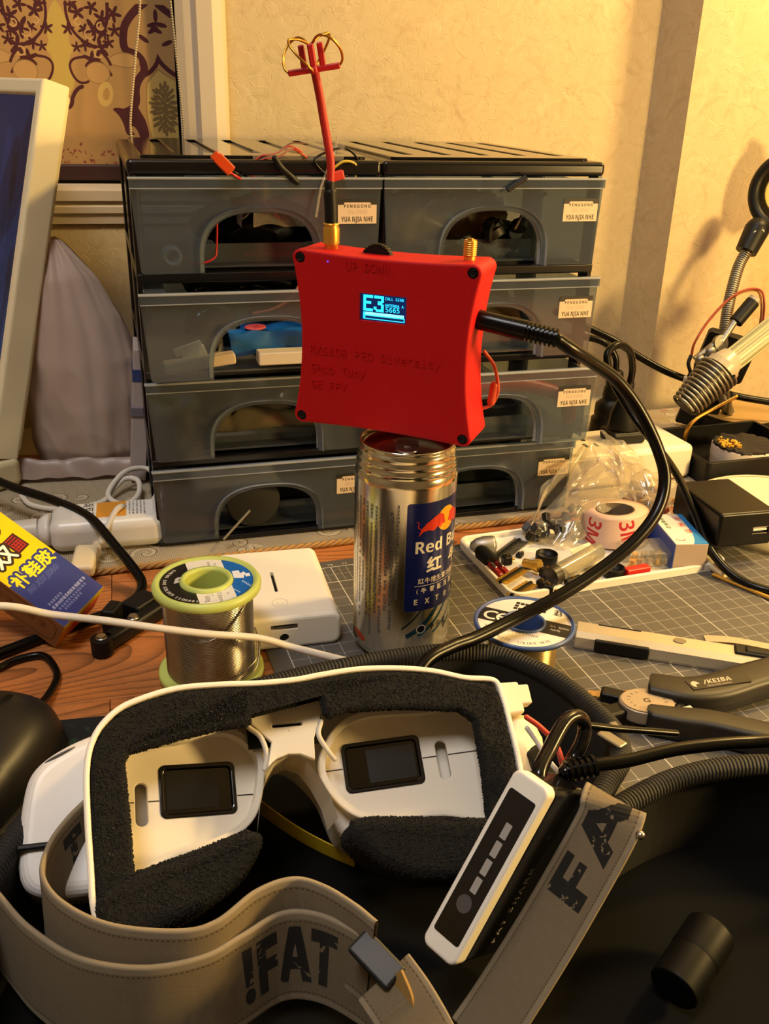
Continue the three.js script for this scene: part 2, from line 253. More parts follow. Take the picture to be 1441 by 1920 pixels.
{ // bead chain loop of the blind
  const t = thing('bead_chain', 'thin bead chain loop hanging beside the patterned blind', 'chain', onWall(-429, 0, 24), [0, WR, 0]);
  const strand = (pts) => { const c = curve(pts), L = c.getLength(), n = Math.round(L / 1.9), o = []; for (let i = 0; i < n; i++) o.push(new THREE.SphereGeometry(1.1, 6, 4).translate(...c.getPointAt(i / n).toArray())); o.push(new THREE.TubeGeometry(c, 60, 0.35, 5)); return o; };
  mesh('pale_strand', strand([[-24, 420, 0], [-25, 350, 0], [-33, 300, 0], [-40, 255, 0], [-36, 243, 0], [-22, 235, 0]]), std(0xb8a88a, 0.5), t);
  mesh('grey_strand', strand([[-22, 235, 0], [-8, 236, 0], [1, 246, 0], [0, 290, 0], [-3, 350, 0], [-4, 420, 0]]), std(0x8f8778, 0.35), t);
}
structure('window_1', boxUV(bx(-1150, -402, 200, 1300, -85, -80, 0)), std(0x06070a, 0.1), WALL, WR);

// ---------------------------------------------------------------- the desk: boards run parallel to the mat (19.3 degrees)
const DR = 19.3, UD = [Math.cos(R(DR)), -Math.sin(R(DR))], ND = [Math.sin(R(DR)), Math.cos(R(DR))], DO = [-28, 0, -578];
const onDesk = (x, y, z) => [DO[0] + x * UD[0] + z * ND[0], y, DO[2] + x * UD[1] + z * ND[1]];
{
  const woods = [0, 1, 2].map((k) => canvas(1024, 512, (g, w, h) => {
    seed = 40 + k; const d = g.createImageData(w, h), cx = rr(300, 700), cyy = rr(120, 380);
    for (let y = 0; y < h; y++) for (let x = 0; x < w; x++) {
      const nx = x / 190, ny = y / 60, q = noise.noise(nx * 0.5, ny * 0.55, 9 * k) * 1.5 + noise.noise(nx * 0.22, ny * 0.3, 3 + 7 * k) * 2;
      const ring = Math.hypot((x - cx) / 260, (y - cyy) / 52) + q; let r = (ring * 2.3) % 1; if (r < 0) r += 1;
      const dark = Math.pow(r, 4) * 0.42 + 0.12 * noise.noise(x / 18, y / 1.5, k) + 0.10 * noise.noise(x / 70, y / 4, k + 5), f = 1 - dark;
      const i = 4 * (y * w + x); d.data[i] = 148 * f + 24; d.data[i + 1] = 94 * f + 13; d.data[i + 2] = 52 * f + 6; d.data[i + 3] = 255;
    }
    g.putImageData(d, 0, 0);
  }));
  const mats = woods.map((c) => std(0xffffff, 0.42, { map: tex(c, true, [1 / 330, 1 / 165]), bumpMap: tex(c, false, [1 / 330, 1 / 165]), bumpScale: 0.0002 }));
  const t = thing('desk', 'brown wood board desk under the cutting mat', 'desk', onWall(0, 0, 70), [0, WR, 0]);
  mesh('apron', [bx(-900, 460, -70, -26, 6, 26, 1), bx(-900, 460, -70, -26, 870, 890, 1)], mats[1], t);
  for (const [x, z] of [[-880, 30], [440, 30], [-880, 866], [440, 866]]) mesh('leg', bx(x - 25, x + 25, -758, -26, z - 25, z + 25, 3), mats[0], t);
  let k = 0;
  for (let z = 0, row = 0; z < 900; z += 92, row++) {
    const cuts = row % 2 ? [-920, -680, -330, 20, 480] : [-920, -790, -505, -160, 170, 480];
    for (let i = 0; i + 1 < cuts.length; i++, k++) { const b = boxUV(bx(cuts[i] + 0.15, cuts[i + 1] - 0.15, -26, 0, z + 0.15, z + 91.85, 0.35)); const uv = b.attributes.uv, ou = (k * 137) % 330, ov = (k * 59) % 165; for (let j = 0; j < uv.count; j++) uv.setXY(j, uv.getX(j) + ou, uv.getY(j) + ov); mesh('plank', b, mats[k % 3], t); }
  }
}
structure('trim_4', boxUV(bx(-920, -0.5, -30, 0, 0.2, 69.6, 0.4)), std(0xb9a888, 0.4), WALL, WR);
{ // tapestry runner with twisted cord edging, under the drawers
  const rc = canvas(1024, 1024, (g, w, h) => {
    g.fillStyle = '#9a8b72'; g.fillRect(0, 0, w, h); seed = 21;
    for (let i = 0; i < 34; i++) { const x = rr(0, w), y = rr(0, h), s = rr(34, 70), fl = rnd() < 0.5 ? 1 : -1; for (const ox of [-w, 0, w]) for (const oy of [-h, 0, h]) { g.save(); g.translate(x + ox, y + oy); g.scale(fl, 1); g.rotate(i); g.strokeStyle = '#b9ab90'; g.lineWidth = 22; g.lineCap = 'round'; g.beginPath(); for (let a = 0; a < 8; a += 0.2) g.lineTo(Math.cos(a) * s * (1 - a / 9), Math.sin(a) * s * (1 - a / 9)); g.stroke(); g.strokeStyle = '#54402a'; g.lineWidth = 5; g.beginPath(); for (let a = 0; a < 8; a += 0.2) g.lineTo(Math.cos(a) * (s + 12) * (1 - a / 9), Math.sin(a) * (s + 12) * (1 - a / 9)); g.stroke(); g.restore(); } }
    for (let i = 0; i < 26; i++) { g.fillStyle = ['rgba(150,70,40,0.35)', 'rgba(214,200,176,0.4)'][i % 2]; g.beginPath(); g.ellipse(rr(0, w), rr(0, h), rr(20, 60), rr(10, 30), rr(0, 3), 0, 7); g.fill(); }
    g.globalAlpha = 0.25; for (let y = 0; y < h; y += 4) { g.fillStyle = y % 8 ? '#2a2016' : '#fff4dd'; g.fillRect(0, y, w, 1.4); g.fillRect(y, 0, 1.4, h); }
  });
  const t = thing('table_runner', 'tapestry table runner with twisted cord edge under the drawer cabinets', 'table runner', onDesk(0, 0, 0), [0, DR, 0]);
  mesh('cloth', boxUV(bx(-420, 470, 0, 2.4, -205, -3, 0.8)), std(0xffffff, 0.9, { map: tex(rc, true, [1 / 150, 1 / 150]), bumpMap: tex(rc, false, [1 / 150, 1 / 150]), bumpScale: 0.0004 }), t);
  const rope = []; for (let s = 0; s < 3; s++) { const p = []; for (let i = 0; i <= 445; i++) { const x = -420 + i * 2, a = i * 0.75 + s * 2 * PI / 3; p.push(V(x, 2.5 + Math.sin(a) * 1.25, Math.cos(a) * 1.25)); } rope.push(new THREE.TubeGeometry(new THREE.CatmullRomCurve3(p), 1335, 1.25, 6)); }
  mesh('cord_edge', rope, std(0x9a7440, 0.6), t);
}
{ // cutting mat with the printed grid
  const X0 = -79, X1 = 330, Z0 = 22.6, Z1 = 330, PX = 6.2, W2 = Math.round((X1 - X0) * PX), H2 = Math.round((Z1 - Z0) * PX);
  const sc = 2040 / Math.max(W2, H2);
  const mc = canvas(Math.round(W2 * sc), Math.round(H2 * sc), (g, w, h) => {
    g.scale(w / (X1 - X0), h / (Z1 - Z0)); g.translate(-X0, -Z0);
    g.fillStyle = '#504d4a'; g.fillRect(X0, Z0, 500, 500); seed = 77;
    for (let i = 0; i < 2500; i++) { g.fillStyle = `rgba(${rnd() < 0.5 ? '40,38,36' : '150,146,140'},0.10)`; g.fillRect(rr(X0, X1), rr(Z0, Z1), rr(0.2, 1.4), rr(0.2, 0.8)); }
    const GX = 2.2, GZ = 1.6, line = (x0, z0, x1, z1, lw, a) => { g.strokeStyle = `rgba(205,200,192,${a})`; g.lineWidth = lw; g.beginPath(); g.moveTo(x0, z0); g.lineTo(x1, z1); g.stroke(); };
    const L = GX + 10 * Math.ceil((X0 + 8 - GX) / 10), T = GZ + 10 * Math.ceil((Z0 + 8 - GZ) / 10);
    for (let x = L; x < X1 - 8; x += 10) { const k = Math.round((x - L) / 10); line(x, T, x, Z1 - 8, k % 5 ? 0.32 : 0.55, k % 5 ? 0.7 : 0.9); }
    for (let z = T; z < Z1 - 8; z += 10) { const k = Math.round((z - T) / 10); line(L, z, X1 - 8, z, k === 0 || k === 2 ? 0.6 : 0.3, k === 0 || k === 2 ? 0.95 : 0.62); }
    for (let x = L + 5; x < X1 - 8; x += 10) line(x, T, x, T + 20, 0.28, 0.65); for (const q of [5, 15]) line(L, T + q, X1 - 8, T + q, 0.16, 0.4);
    g.fillStyle = 'rgba(205,200,192,0.9)'; g.font = '3.6px sans-serif'; for (let x = L, k = 5; x < X1 - 8; x += 10, k++) g.fillText(String(k), x - 1.6, T - 1.2);
    for (let i = 0; i < 26; i++) { g.fillStyle = 'rgba(150,30,34,0.55)'; const c = i < 14 ? [112, 70] : [245, 120]; g.beginPath(); g.ellipse(c[0] + rr(-30, 30), c[1] + rr(-30, 34), rr(0.2, 1), rr(0.2, 0.7), rr(0, 3), 0, 7); g.fill(); }
  });
  const b = bx(X0, X1, 0, 1.2, Z0, Z1, 0.3); faceUV(b, 'xz', [X0, X1, Z1, Z0]);
  solo('cutting_mat', 'grey self-healing cutting mat with white centimetre grid', 'cutting mat', b, std(0xffffff, 0.55, { map: tex(mc), bumpMap: grain(30), bumpScale: 0.00005 }), onDesk(0, 0, 0), [0, DR, 0]);
}
// ---------------------------------------------------------------- two desktop drawer cabinets, side by side
const CO = [-151.5, 2.6, -561], CR = 16.8, UC = [Math.cos(R(CR)), -Math.sin(R(CR))], NC = [Math.sin(R(CR)), Math.cos(R(CR))];
const onCab = (x, y, z) => [CO[0] + x * UC[0] + z * NC[0], CO[1] + y, CO[2] + x * UC[1] + z * NC[1]];
const stickerC = canvas(384, 224, (g, w, h) => {
  g.fillStyle = '#cbb79c'; g.fillRect(0, 0, w, h); g.fillStyle = '#15110f'; g.fillRect(0, 0, w, 52);
  g.fillStyle = '#cbb79c'; g.beginPath(); g.roundRect(58, 30, 268, 60, 14); g.fill();
  g.fillStyle = '#15110f'; g.font = 'bold 40px sans-serif'; g.textAlign = 'center'; g.letterSpacing = '6px'; g.fillText('PENGGONG', 194, 78);
  g.letterSpacing = '0px'; g.strokeStyle = '#a08c78'; g.lineWidth = 2; g.font = 'bold 52px sans-serif'; g.strokeText('No.1040', 192, 134);
  g.fillStyle = '#15110f'; g.save(); g.translate(192, 206); g.scale(0.82, 1.15); g.font = 'bold 58px sans-serif'; g.fillText('YUA NJIA NHE', 0, 0); g.restore();
});
const cabBlack = std(0x07070a, 0.24), cabTop = std(0x08080b, 0.1), sticker = std(0xffffff, 0.6, { map: tex(stickerC) });
const drawerPlastic = std(0xbcc6d2, 0.09, { transmission: 0.93, thickness: 0, ior: 1.45, side: THREE.DoubleSide });
const milky = std(0xd4dae0, 0.16, { transmission: 0.62, thickness: 0, ior: 1.45, side: THREE.DoubleSide });
const LEVELS = [[3.5, 56], [62, 115], [121, 174], [181, 236]];
function cabinet(label, off, pulls) {
  const t = thing('drawer_cabinet', label, 'drawer cabinet', onCab(off, 0, 0), [0, CR, 0], 'desktop drawer cabinets');
  const frame = [];
  for (const [y0, y1] of [[0, 4], [57, 62], [116, 121], [175, 181]]) frame.push(bx(0.5, 149.5, y0, y1, -6, 0, 1), bx(0.5, 7, y0, y1, -204, -3, 0.6), bx(143, 149.5, y0, y1, -204, -3, 0.6), bx(0.5, 149.5, y0, y1, -205, -198, 0.6), bx(6, 144, y0, y0 + 1.4, -202, -5, 0));
  mesh('frame', frame, cabBlack, t);
  for (const [x0, x1] of [[0.5, 4], [146, 149.5]]) { mesh('corner_post', bx(x0, x1, 0, 240, -14, -1, 0.6), cabBlack, t); mesh('corner_post', bx(x0, x1, 0, 240, -204, -186, 0.6), cabBlack, t); mesh('side_strip', bx(x0 + 0.3, x1 - 0.3, 0, 240, -118, -86, 0.6), cabBlack, t); }
  // lid: rounded slab with a lip and sunken slits running front to back
  const lid = new Brush(rb(151, 9, 206, 3, 3).translate(75, 241, -102.4).toNonIndexed()); lid.updateMatrixWorld();
  const ev = new Evaluator(); ev.attributes = ['position', 'normal', 'uv']; let res = lid;
  mesh('lid', [lid.geometry], cabBlack, t);
  const plate = ext((() => { const s = rrect(8, 143, 8, 198, 5); for (let i = 0; i < 5; i++) { const x = 22 + i * 26.5, p = new THREE.Path(); const h = rrect(x, x + 7, 30, 178, 3.4); s.holes.push(new THREE.Path(h.getPoints(6))); } return s; })(), 2.2, 0.6).rotateX(-PI / 2).translate(0, 245, 0);
  mesh('lid_plate', plate, cabTop, t);
  LEVELS.slice().reverse().forEach(([y0, y1], i) => {
    const d = new THREE.Group(); d.name = 'drawer'; d.position.set(0, 0, pulls[i]); t.add(d);
    const H = y1 - y0, W0 = 146, ax = 34.5, ah = Math.min(35, H - 18);
    const s = new THREE.Shape(); s.moveTo(6, 0); s.lineTo(75 - ax, 0); for (let k = 1; k <= 24; k++) { const a = PI - k * PI / 24; s.lineTo(75 + ax * Math.sign(Math.cos(a)) * Math.pow(Math.abs(Math.cos(a)), 0.8), ah * Math.pow(Math.sin(a), 0.62)); } s.lineTo(144, 0); s.absarc(145, 3, 3, -PI / 2, 0); s.lineTo(150, H); s.lineTo(0, H); s.lineTo(3, 3); s.absarc(6, 3, 3, PI, 1.5 * PI);
    const arch = []; for (let k = 0; k <= 24; k++) { const a = PI - k * PI / 24; arch.push([75 + ax * Math.sign(Math.cos(a)) * Math.pow(Math.abs(Math.cos(a)), 0.8), ah * Math.pow(Math.sin(a), 0.62), 2]); }
    mesh('front', [ext(s, 1.6, 0.3, 1).translate(0, y0, 0), bx(0, 150, y1 - 6.4, y1 - 1, 2.6, 3.3, 0)], drawerPlastic, d); mesh('front_rim', [bx(-0.6, 150.6, y1 - 1.4, y1, -0.4, 3.6, 0.5), bx(0, 150, y1 - 6.6, y1 - 6, 1.6, 3.4, 0.2)], milky, d);
    mesh('grip_arch', grid(24, 3, (u, v) => { const p = arch[Math.round(u * 24)], q = v * PI * 0.5; return [75 + (p[0] - 75) * (1 + 0.09 * Math.sin(q)), y0 + p[1] + 3.2 * Math.sin(q) * Math.min(1, p[1] / 12), 1 - 9 * Math.cos(q) + 3.5]; }), milky, d);
    mesh('tray', [bx(5, 6.2, y0 + 2, y1 - 3, -190, 0, 0), bx(143.8, 145, y0 + 2, y1 - 3, -190, 0, 0), bx(5, 145, y0 + 1.5, y0 + 2.7, -190, -9, 0), bx(5, 145, y0 + 2, y1 - 3, -191, -190, 0), bx(38, 112, y0 + 2, y0 + 14, -22, -21, 0), bx(3, 16, y1 - 3, y1 - 2, -190, 0, 0)], drawerPlastic, d);
    mesh('sticker', faceUV(bx(122.5, 147, y1 - 27, y1 - 12.5, 3.2 - 1.5, 2.0, 0), 'xy', [122.5, 147, y1 - 27, y1 - 12.5]), sticker, d);
  });
  return t;
}
cabinet('left black drawer cabinet, topped by loose wires and a small bag', 0, [0, 22, 2, 1]);
cabinet('right black drawer cabinet beside the pillar, behind the red box', 151.4, [0, 8, 20, 1]);
// ---------------------------------------------------------------- fonts for raised lettering
const fontMono = await new FontLoader().loadAsync('fonts/droid/droid_sans_mono_regular.typeface.json');
const raised = (str, size, depth) => new TextGeometry(str, { font: fontMono, size, depth, curveSegments: 3, bevelEnabled: false });

// ---------------------------------------------------------------- red video receiver standing on the can
{
  const t = thing('video_receiver', 'red square receiver box with a lit blue screen standing on the can', 'receiver', [-3.8, 169.7, -457.2], [0, -20.6, 0]);
  const redP = std(0xb80810, 0.55, { bumpMap: grain(9), bumpScale: 0.00006, specularIntensity: 0.45 });
  const out = new THREE.Shape(), cw = 49, ch = 45, r = 4.5;                    // pinched sides, rounded corners
  out.moveTo(-cw + r, -ch); out.quadraticCurveTo(0, -ch + 3, cw - r, -ch); out.absarc(cw - r, -ch + r, r, -PI / 2, 0); out.quadraticCurveTo(cw - 9.5, 0, cw, ch - r); out.absarc(cw - r, ch - r, r, 0, PI / 2);
  out.quadraticCurveTo(0, ch - 3, -cw + r, ch); out.absarc(-cw + r, ch - r, r, PI / 2, PI); out.quadraticCurveTo(-cw + 9.5, 0, -cw, -ch + r); out.absarc(-cw + r, -ch + r, r, PI, 1.5 * PI);
  const ev = new Evaluator(); ev.attributes = ['position', 'normal', 'uv'];
  let body = new Brush(ext(out, 27, 1.2, 3, 18).translate(0, 0, -27)); body.updateMatrixWorld();
  const cut = (g) => { const b = new Brush(g); b.updateMatrixWorld(); body = ev.evaluate(body, b, SUBTRACTION); };
  cut(bx(-12.3, 12.3, 13.2, 26.6, -2.2, 3, 0));
  for (const [x, y] of [[-44.5, 41], [44.5, 41], [-44.5, -41], [44.5, -41]]) cut(tr(cy(2.7, 2.7, 6, 20), [x, y, 0.5], [90, 0, 0]));
  const shell = mesh('case', boxUV(body.geometry, 1), redP, t);
  for (const [x, y] of [[-44.5, 41], [44.5, 41], [-44.5, -41], [44.5, -41]]) { const s = mesh('screw', [tr(cy(2.5, 2.5, 1.6, 20), [x, y, -1.4], [90, 0, 0]), tr(new THREE.TorusGeometry(1.75, 0.5, 6, 6), [x, y, -0.6])], M.black, t); }
  for (const [str, x, y, s] of [['RX5808 PRO Diversity', -39.6, -6.6, 4.25], ['Shuo Tuoy', -39, -16, 4.1], ['GE FPV', -39, -24.6, 4.1], ['UP DOWN', -20, 37.2, 4]]) mesh('raised_lettering', raised(str, s, 0.42).translate(x, y, -0.05), redP, t);
  const oled = canvas(256, 140, (g, w, h) => {
    g.fillStyle = '#00163c'; g.fillRect(0, 0, w, h); g.fillStyle = '#29d4ff'; g.strokeStyle = '#29d4ff'; g.imageSmoothingEnabled = false;
    const F = (x, y, a, b) => g.fillRect(x, y, a, b);
    F(14, 8, 54, 15); F(14, 8, 15, 84); F(14, 40, 44, 14); F(14, 78, 54, 14);                       // E
    F(74, 8, 54, 15); F(113, 8, 15, 34); F(94, 36, 26, 20); F(113, 52, 15, 40); F(84, 78, 36, 14); F(72, 66, 16, 16);   // 3
    g.font = 'bold 19px monospace'; g.fillText('CALL SIGN', 134, 26, 108); g.fillText('ANTENNA A', 134, 60, 108); g.font = 'bold 34px monospace'; g.fillText('5665', 136, 88, 96);
    g.fillStyle = '#7fefff'; F(26, 97, 214, 15); g.fillStyle = '#29d4ff'; F(14, 97, 12, 36); g.lineWidth = 5; g.strokeRect(18, 115, 224, 17);
  });
  const ot = tex(oled); const scr = mesh('screen', faceUV(bx(-12.2, 12.2, 13.3, 26.5, -2.4, -1.6, 0), 'xy', [-12.2, 12.2, 13.3, 26.5]), std(0x000208, 0.2, { emissive: 0xffffff, emissiveMap: ot, emissiveIntensity: 1.9 }), t);
  mesh('status_led', tr(new THREE.SphereGeometry(0.45, 8, 6), [-29.4, 40.2, 0.05]), std(0x3010a0, 0.3, { emissive: 0x5030ff, emissiveIntensity: 3 }), t);
  mesh('jog_wheel', (() => { const o = [tr(cy(8, 8, 4, 40), [-9, 40, -15], [90, 0, 0])]; for (let i = 0; i < 30; i++) { const a = i * PI / 15; o.push(tr(bx(-0.5, 0.5, -0.5, 0.5, -2, 2, 0), [-9 + 8 * Math.cos(a), 40 + 8 * Math.sin(a), -15], [0, 0, i * 12])); } return o; })(), M.black, t);
  const port = new THREE.Group(); port.name = 'antenna_socket'; t.add(port);
  mesh('thread', (() => { const o = [tr(cy(2.9, 2.9, 10, 24), [38.5, 49, -14])]; for (let i = 0; i < 7; i++) o.push(tr(torus(2.9, 0.4, 6, 24), [38.5, 47 + i, -14])); return o; })(), M.gold, port);
  mesh('pin', tr(cy(1.5, 1.5, 1, 16), [38.5, 54.2, -14]), M.brass, port);
  // cloverleaf antenna
  const a = new THREE.Group(); a.name = 'antenna'; t.add(a);
  mesh('connector_nut', [tr(cy(4.6, 4.6, 7.5, 6), [-33.8, 50.5, -14], [0, 20, 0]), tr(cy(3.7, 3.7, 3, 24), [-33.8, 55.2, -14]), tr(torus(3.7, 0.45, 6, 24), [-33.8, 56.2, -14]), tr(cy(3.4, 3.4, 3, 24), [-33.8, 45.6, -14])], M.gold, a);
  mesh('shrink_sleeve', [tube([[-33.8, 56, -14], [-34, 64, -14], [-34.4, 70.5, -14]], 3.3, 12, 16), tube([[-34.4, 68, -14], [-34.7, 75, -14]], 2.7, 6, 16)], M.rubber, a);
  mesh('coax', tube([[-34.5, 72, -14], [-34.2, 84, -14], [-35.5, 92, -14], [-38, 104, -14], [-40, 114, -14], [-42.6, 125, -14]], 2.05, 60, 14), std(0xa8180f, 0.5), a);
  const hub = new THREE.Group(); hub.name = 'cloverleaf_head'; hub.position.set(-42.9, 125.5, -14); hub.rotation.set(R(4), R(24), R(8)); a.add(hub);
  const arms = [], wires = [];
  for (let i = 0; i < 4; i++) {
    const rot = [0, i * 90, 0];
    arms.push(tr(tr(rb(12, 2.8, 3.2, 0.8), [6.4, 0, 0]), [0, 0, 0], rot), tr(tr(rb(3, 11, 3, 0.8), [4.4, 5.6, 0]), [0, 0, 0], rot));
    wires.push(tr(tube([[11.6, -0.4, 0], [13.8, 2.4, 2.2], [13.6, 7, 6], [10.6, 11.6, 9], [6.4, 14, 9], [3.4, 13.4, 4.8], [1, 11, 0.8]], 0.62, 48, 7), [0, 0, 0], rot));
  }
  mesh('head', [...arms, ...wires], std(0xa51013, 0.45), hub); hub.children[0].geometry = merge(arms);
  const wl = mesh('wire_lobes', wires, M.brass, hub);
  mesh('lead_wire', [tube([[46, -2, -26], [51, -10, -29], [53.5, -22, -30], [51, -30, -30], [46, -33, -28]], 0.9, 40, 8), tube([[51.5, -20, -30], [50.5, -29, -29.5]], 2.2, 8, 10)], std(0xc0482c, 0.45), t);
}
// ---------------------------------------------------------------- slim drink can under the receiver
{
  const t = thing('drink_can', 'silver and blue slim drink can holding up the red box', 'can', [10.8, 1.2, -455]);
  const W2 = 2048, H2 = 1190, PXU = W2 / (2 * PI * 27), lab = { x0: 8, w: 560, y0: 84, y1: 858 };
  const draw = (g, metal) => {
    g.fillStyle = metal ? '#ffffff' : '#d6d0c0'; g.fillRect(0, 0, W2, H2);
    const ink = (c) => (metal ? '#606060' : c);
    seed = 90; // columns of small print left of the panel (the text runs up the can)
    for (let c = 0; c < 17; c++) { const x = W2 - 44 - c * 36, st = 96 + (c * 53) % 60, n = 26 + (c * 7) % 12; for (let k = 0; k < n; k++) { if (rnd() < 0.06) continue; han(g, '·', x - 13, st + k * 26, 23, 13, ink('#34322e')); } }
    g.fillStyle = ink('#2a4a7a'); g.fillRect(W2 - 640, 300, 46, 200); g.fillStyle = ink('#5f7f3a'); g.fillRect(W2 - 590, 220, 50, 120); g.fillStyle = ink('#20406e'); g.fillRect(W2 - 560, 1010, 90, 70); g.fillStyle = ink('#b0431e'); g.beginPath(); g.ellipse(W2 - 330, 1130, 70, 30, 0.2, 0, 7); g.fill();
    g.save(); g.translate(0, -140); // swooshes under the panel
    for (const [x, c, lw] of [[70, '#2a2f2c', 16], [190, '#123a48', 34], [270, '#1a4c5c', 22], [380, '#2a5f6a', 16], [480, '#123a48', 26], [620, '#1a4c5c', 20]]) { g.strokeStyle = ink(c); g.lineWidth = lw; g.beginPath(); g.moveTo(x - 160, 1190); g.quadraticCurveTo(x - 20, 1110, x + 60, 985); g.stroke(); }
    g.restore(); // blue panel
    g.fillStyle = ink('#131a52'); g.beginPath(); g.roundRect(lab.x0, lab.y0, lab.w, lab.y1 - lab.y0, 22); g.fill();
    const cx = lab.x0 + 290, cyy = lab.y0 + 140;
    g.fillStyle = ink('#e0a81c'); g.beginPath(); g.ellipse(cx, cyy, 84, 84, 0, 0, 7); g.fill();
    const bull = (m) => { g.save(); g.translate(cx, cyy); g.scale(m, 1); g.fillStyle = ink('#c83416'); g.beginPath(); g.moveTo(-14, 28); g.lineTo(-30, -34); g.lineTo(-66, -52); g.lineTo(-110, -30); g.lineTo(-160, 2); g.lineTo(-196, 40); g.lineTo(-214, 92); g.lineTo(-184, 60); g.lineTo(-150, 52); g.lineTo(-110, 62); g.lineTo(-80, 40); g.lineTo(-52, 52); g.lineTo(-44, 32); g.closePath(); g.fill(); g.strokeStyle = ink('#c83416'); g.lineWidth = 5; g.beginPath(); g.moveTo(-190, 40); g.quadraticCurveTo(-226, 34, -214, 6); g.quadraticCurveTo(-206, -14, -230, -12); g.stroke(); g.restore(); };
    bull(1); bull(-1);
    g.fillStyle = ink('#d8cfbd'); g.font = 'bold 118px sans-serif'; g.fillText('Red Bull', lab.x0 + 50, lab.y0 + 350, 470);
    hans(g, '红牛', lab.x0 + 140, lab.y0 + 384, 116, 15, ink('#d8cfbd'), 1.75);
    hans(g, '红牛维生素功能饮料', lab.x0 + 84, lab.y0 + 530, 44, 11, ink('#c9bfae'), 1.04);
    g.fillStyle = ink('#c9bfae'); g.fillRect(lab.x0 + 64, lab.y0 + 586, 460, 4); g.font = '44px sans-serif'; g.fillText('(', lab.x0 + 78, lab.y0 + 640); hans(g, '牛磺酸强化型', lab.x0 + 108, lab.y0 + 602, 42, 13, ink('#c9bfae'), 1.45); g.fillText(')', lab.x0 + 490, lab.y0 + 640);
    g.save(); g.font = 'bold 58px sans-serif'; g.letterSpacing = '46px'; g.fillText('EXTRA', lab.x0 + 60, lab.y0 + 726); g.restore();
    g.fillStyle = ink('#14120f'); g.strokeStyle = ink('#e6dfd0'); g.lineWidth = 6; g.font = 'bold 66px sans-serif'; g.strokeText('250ml', 410, 1000); g.fillText('250ml', 410, 1000);
    g.lineWidth = 8; g.beginPath(); g.arc(130, 1000, 30, 0, 7); g.fill(); g.stroke(); hans(g, '净含量', 176, 970, 54, 11, ink('#1c1a16'), 1.15);
  };
  const map = tex(canvas(W2, H2, (g) => draw(g, false))), mm = tex(canvas(1024, 595, (g) => { g.scale(0.5, 0.5); draw(g, true); }), false);
  map.wrapS = mm.wrapS = THREE.RepeatWrapping;
  mesh('body', tr(cy(27, 27, 96, 96, true), [0, 56, 0]), std(0xffffff, 0.2, { map, metalness: 1, metalnessMap: mm, side: THREE.DoubleSide }), t);
  mesh('neck', lathe([[27, 104], [26.9, 106], [26.2, 108], [25.6, 109.2], [26.3, 110.6], [26.3, 111.6], [25.3, 113], [25.9, 114.4], [25.8, 115.4], [24.9, 116.8], [25.4, 118.4], [25.2, 119.6], [24.2, 120.4], [24.2, 121.2], [24.8, 122], [24.5, 122.9], [23.8, 122.8], [23.5, 120], [22.6, 117.4], [0.1, 117.6]], 96), std(0xcfc9b6, 0.16, { metalness: 1 }), t);
  mesh('foot', lathe([[0.1, 8], [12, 6], [20, 1.2], [21.4, 0], [23, 0.4], [25.4, 4], [26.8, 7], [27, 8]], 96), std(0xcfc9b6, 0.2, { metalness: 1 }), t);
  mesh('pull_tab', [tr(ext(rrect(-6, 6, -11, 10, 5.5), 1, 0.3).rotateX(-PI / 2), [0, 118, 0]), tr(cy(2, 2, 1.4, 16), [0, 119, 2])], M.steel, t);
}
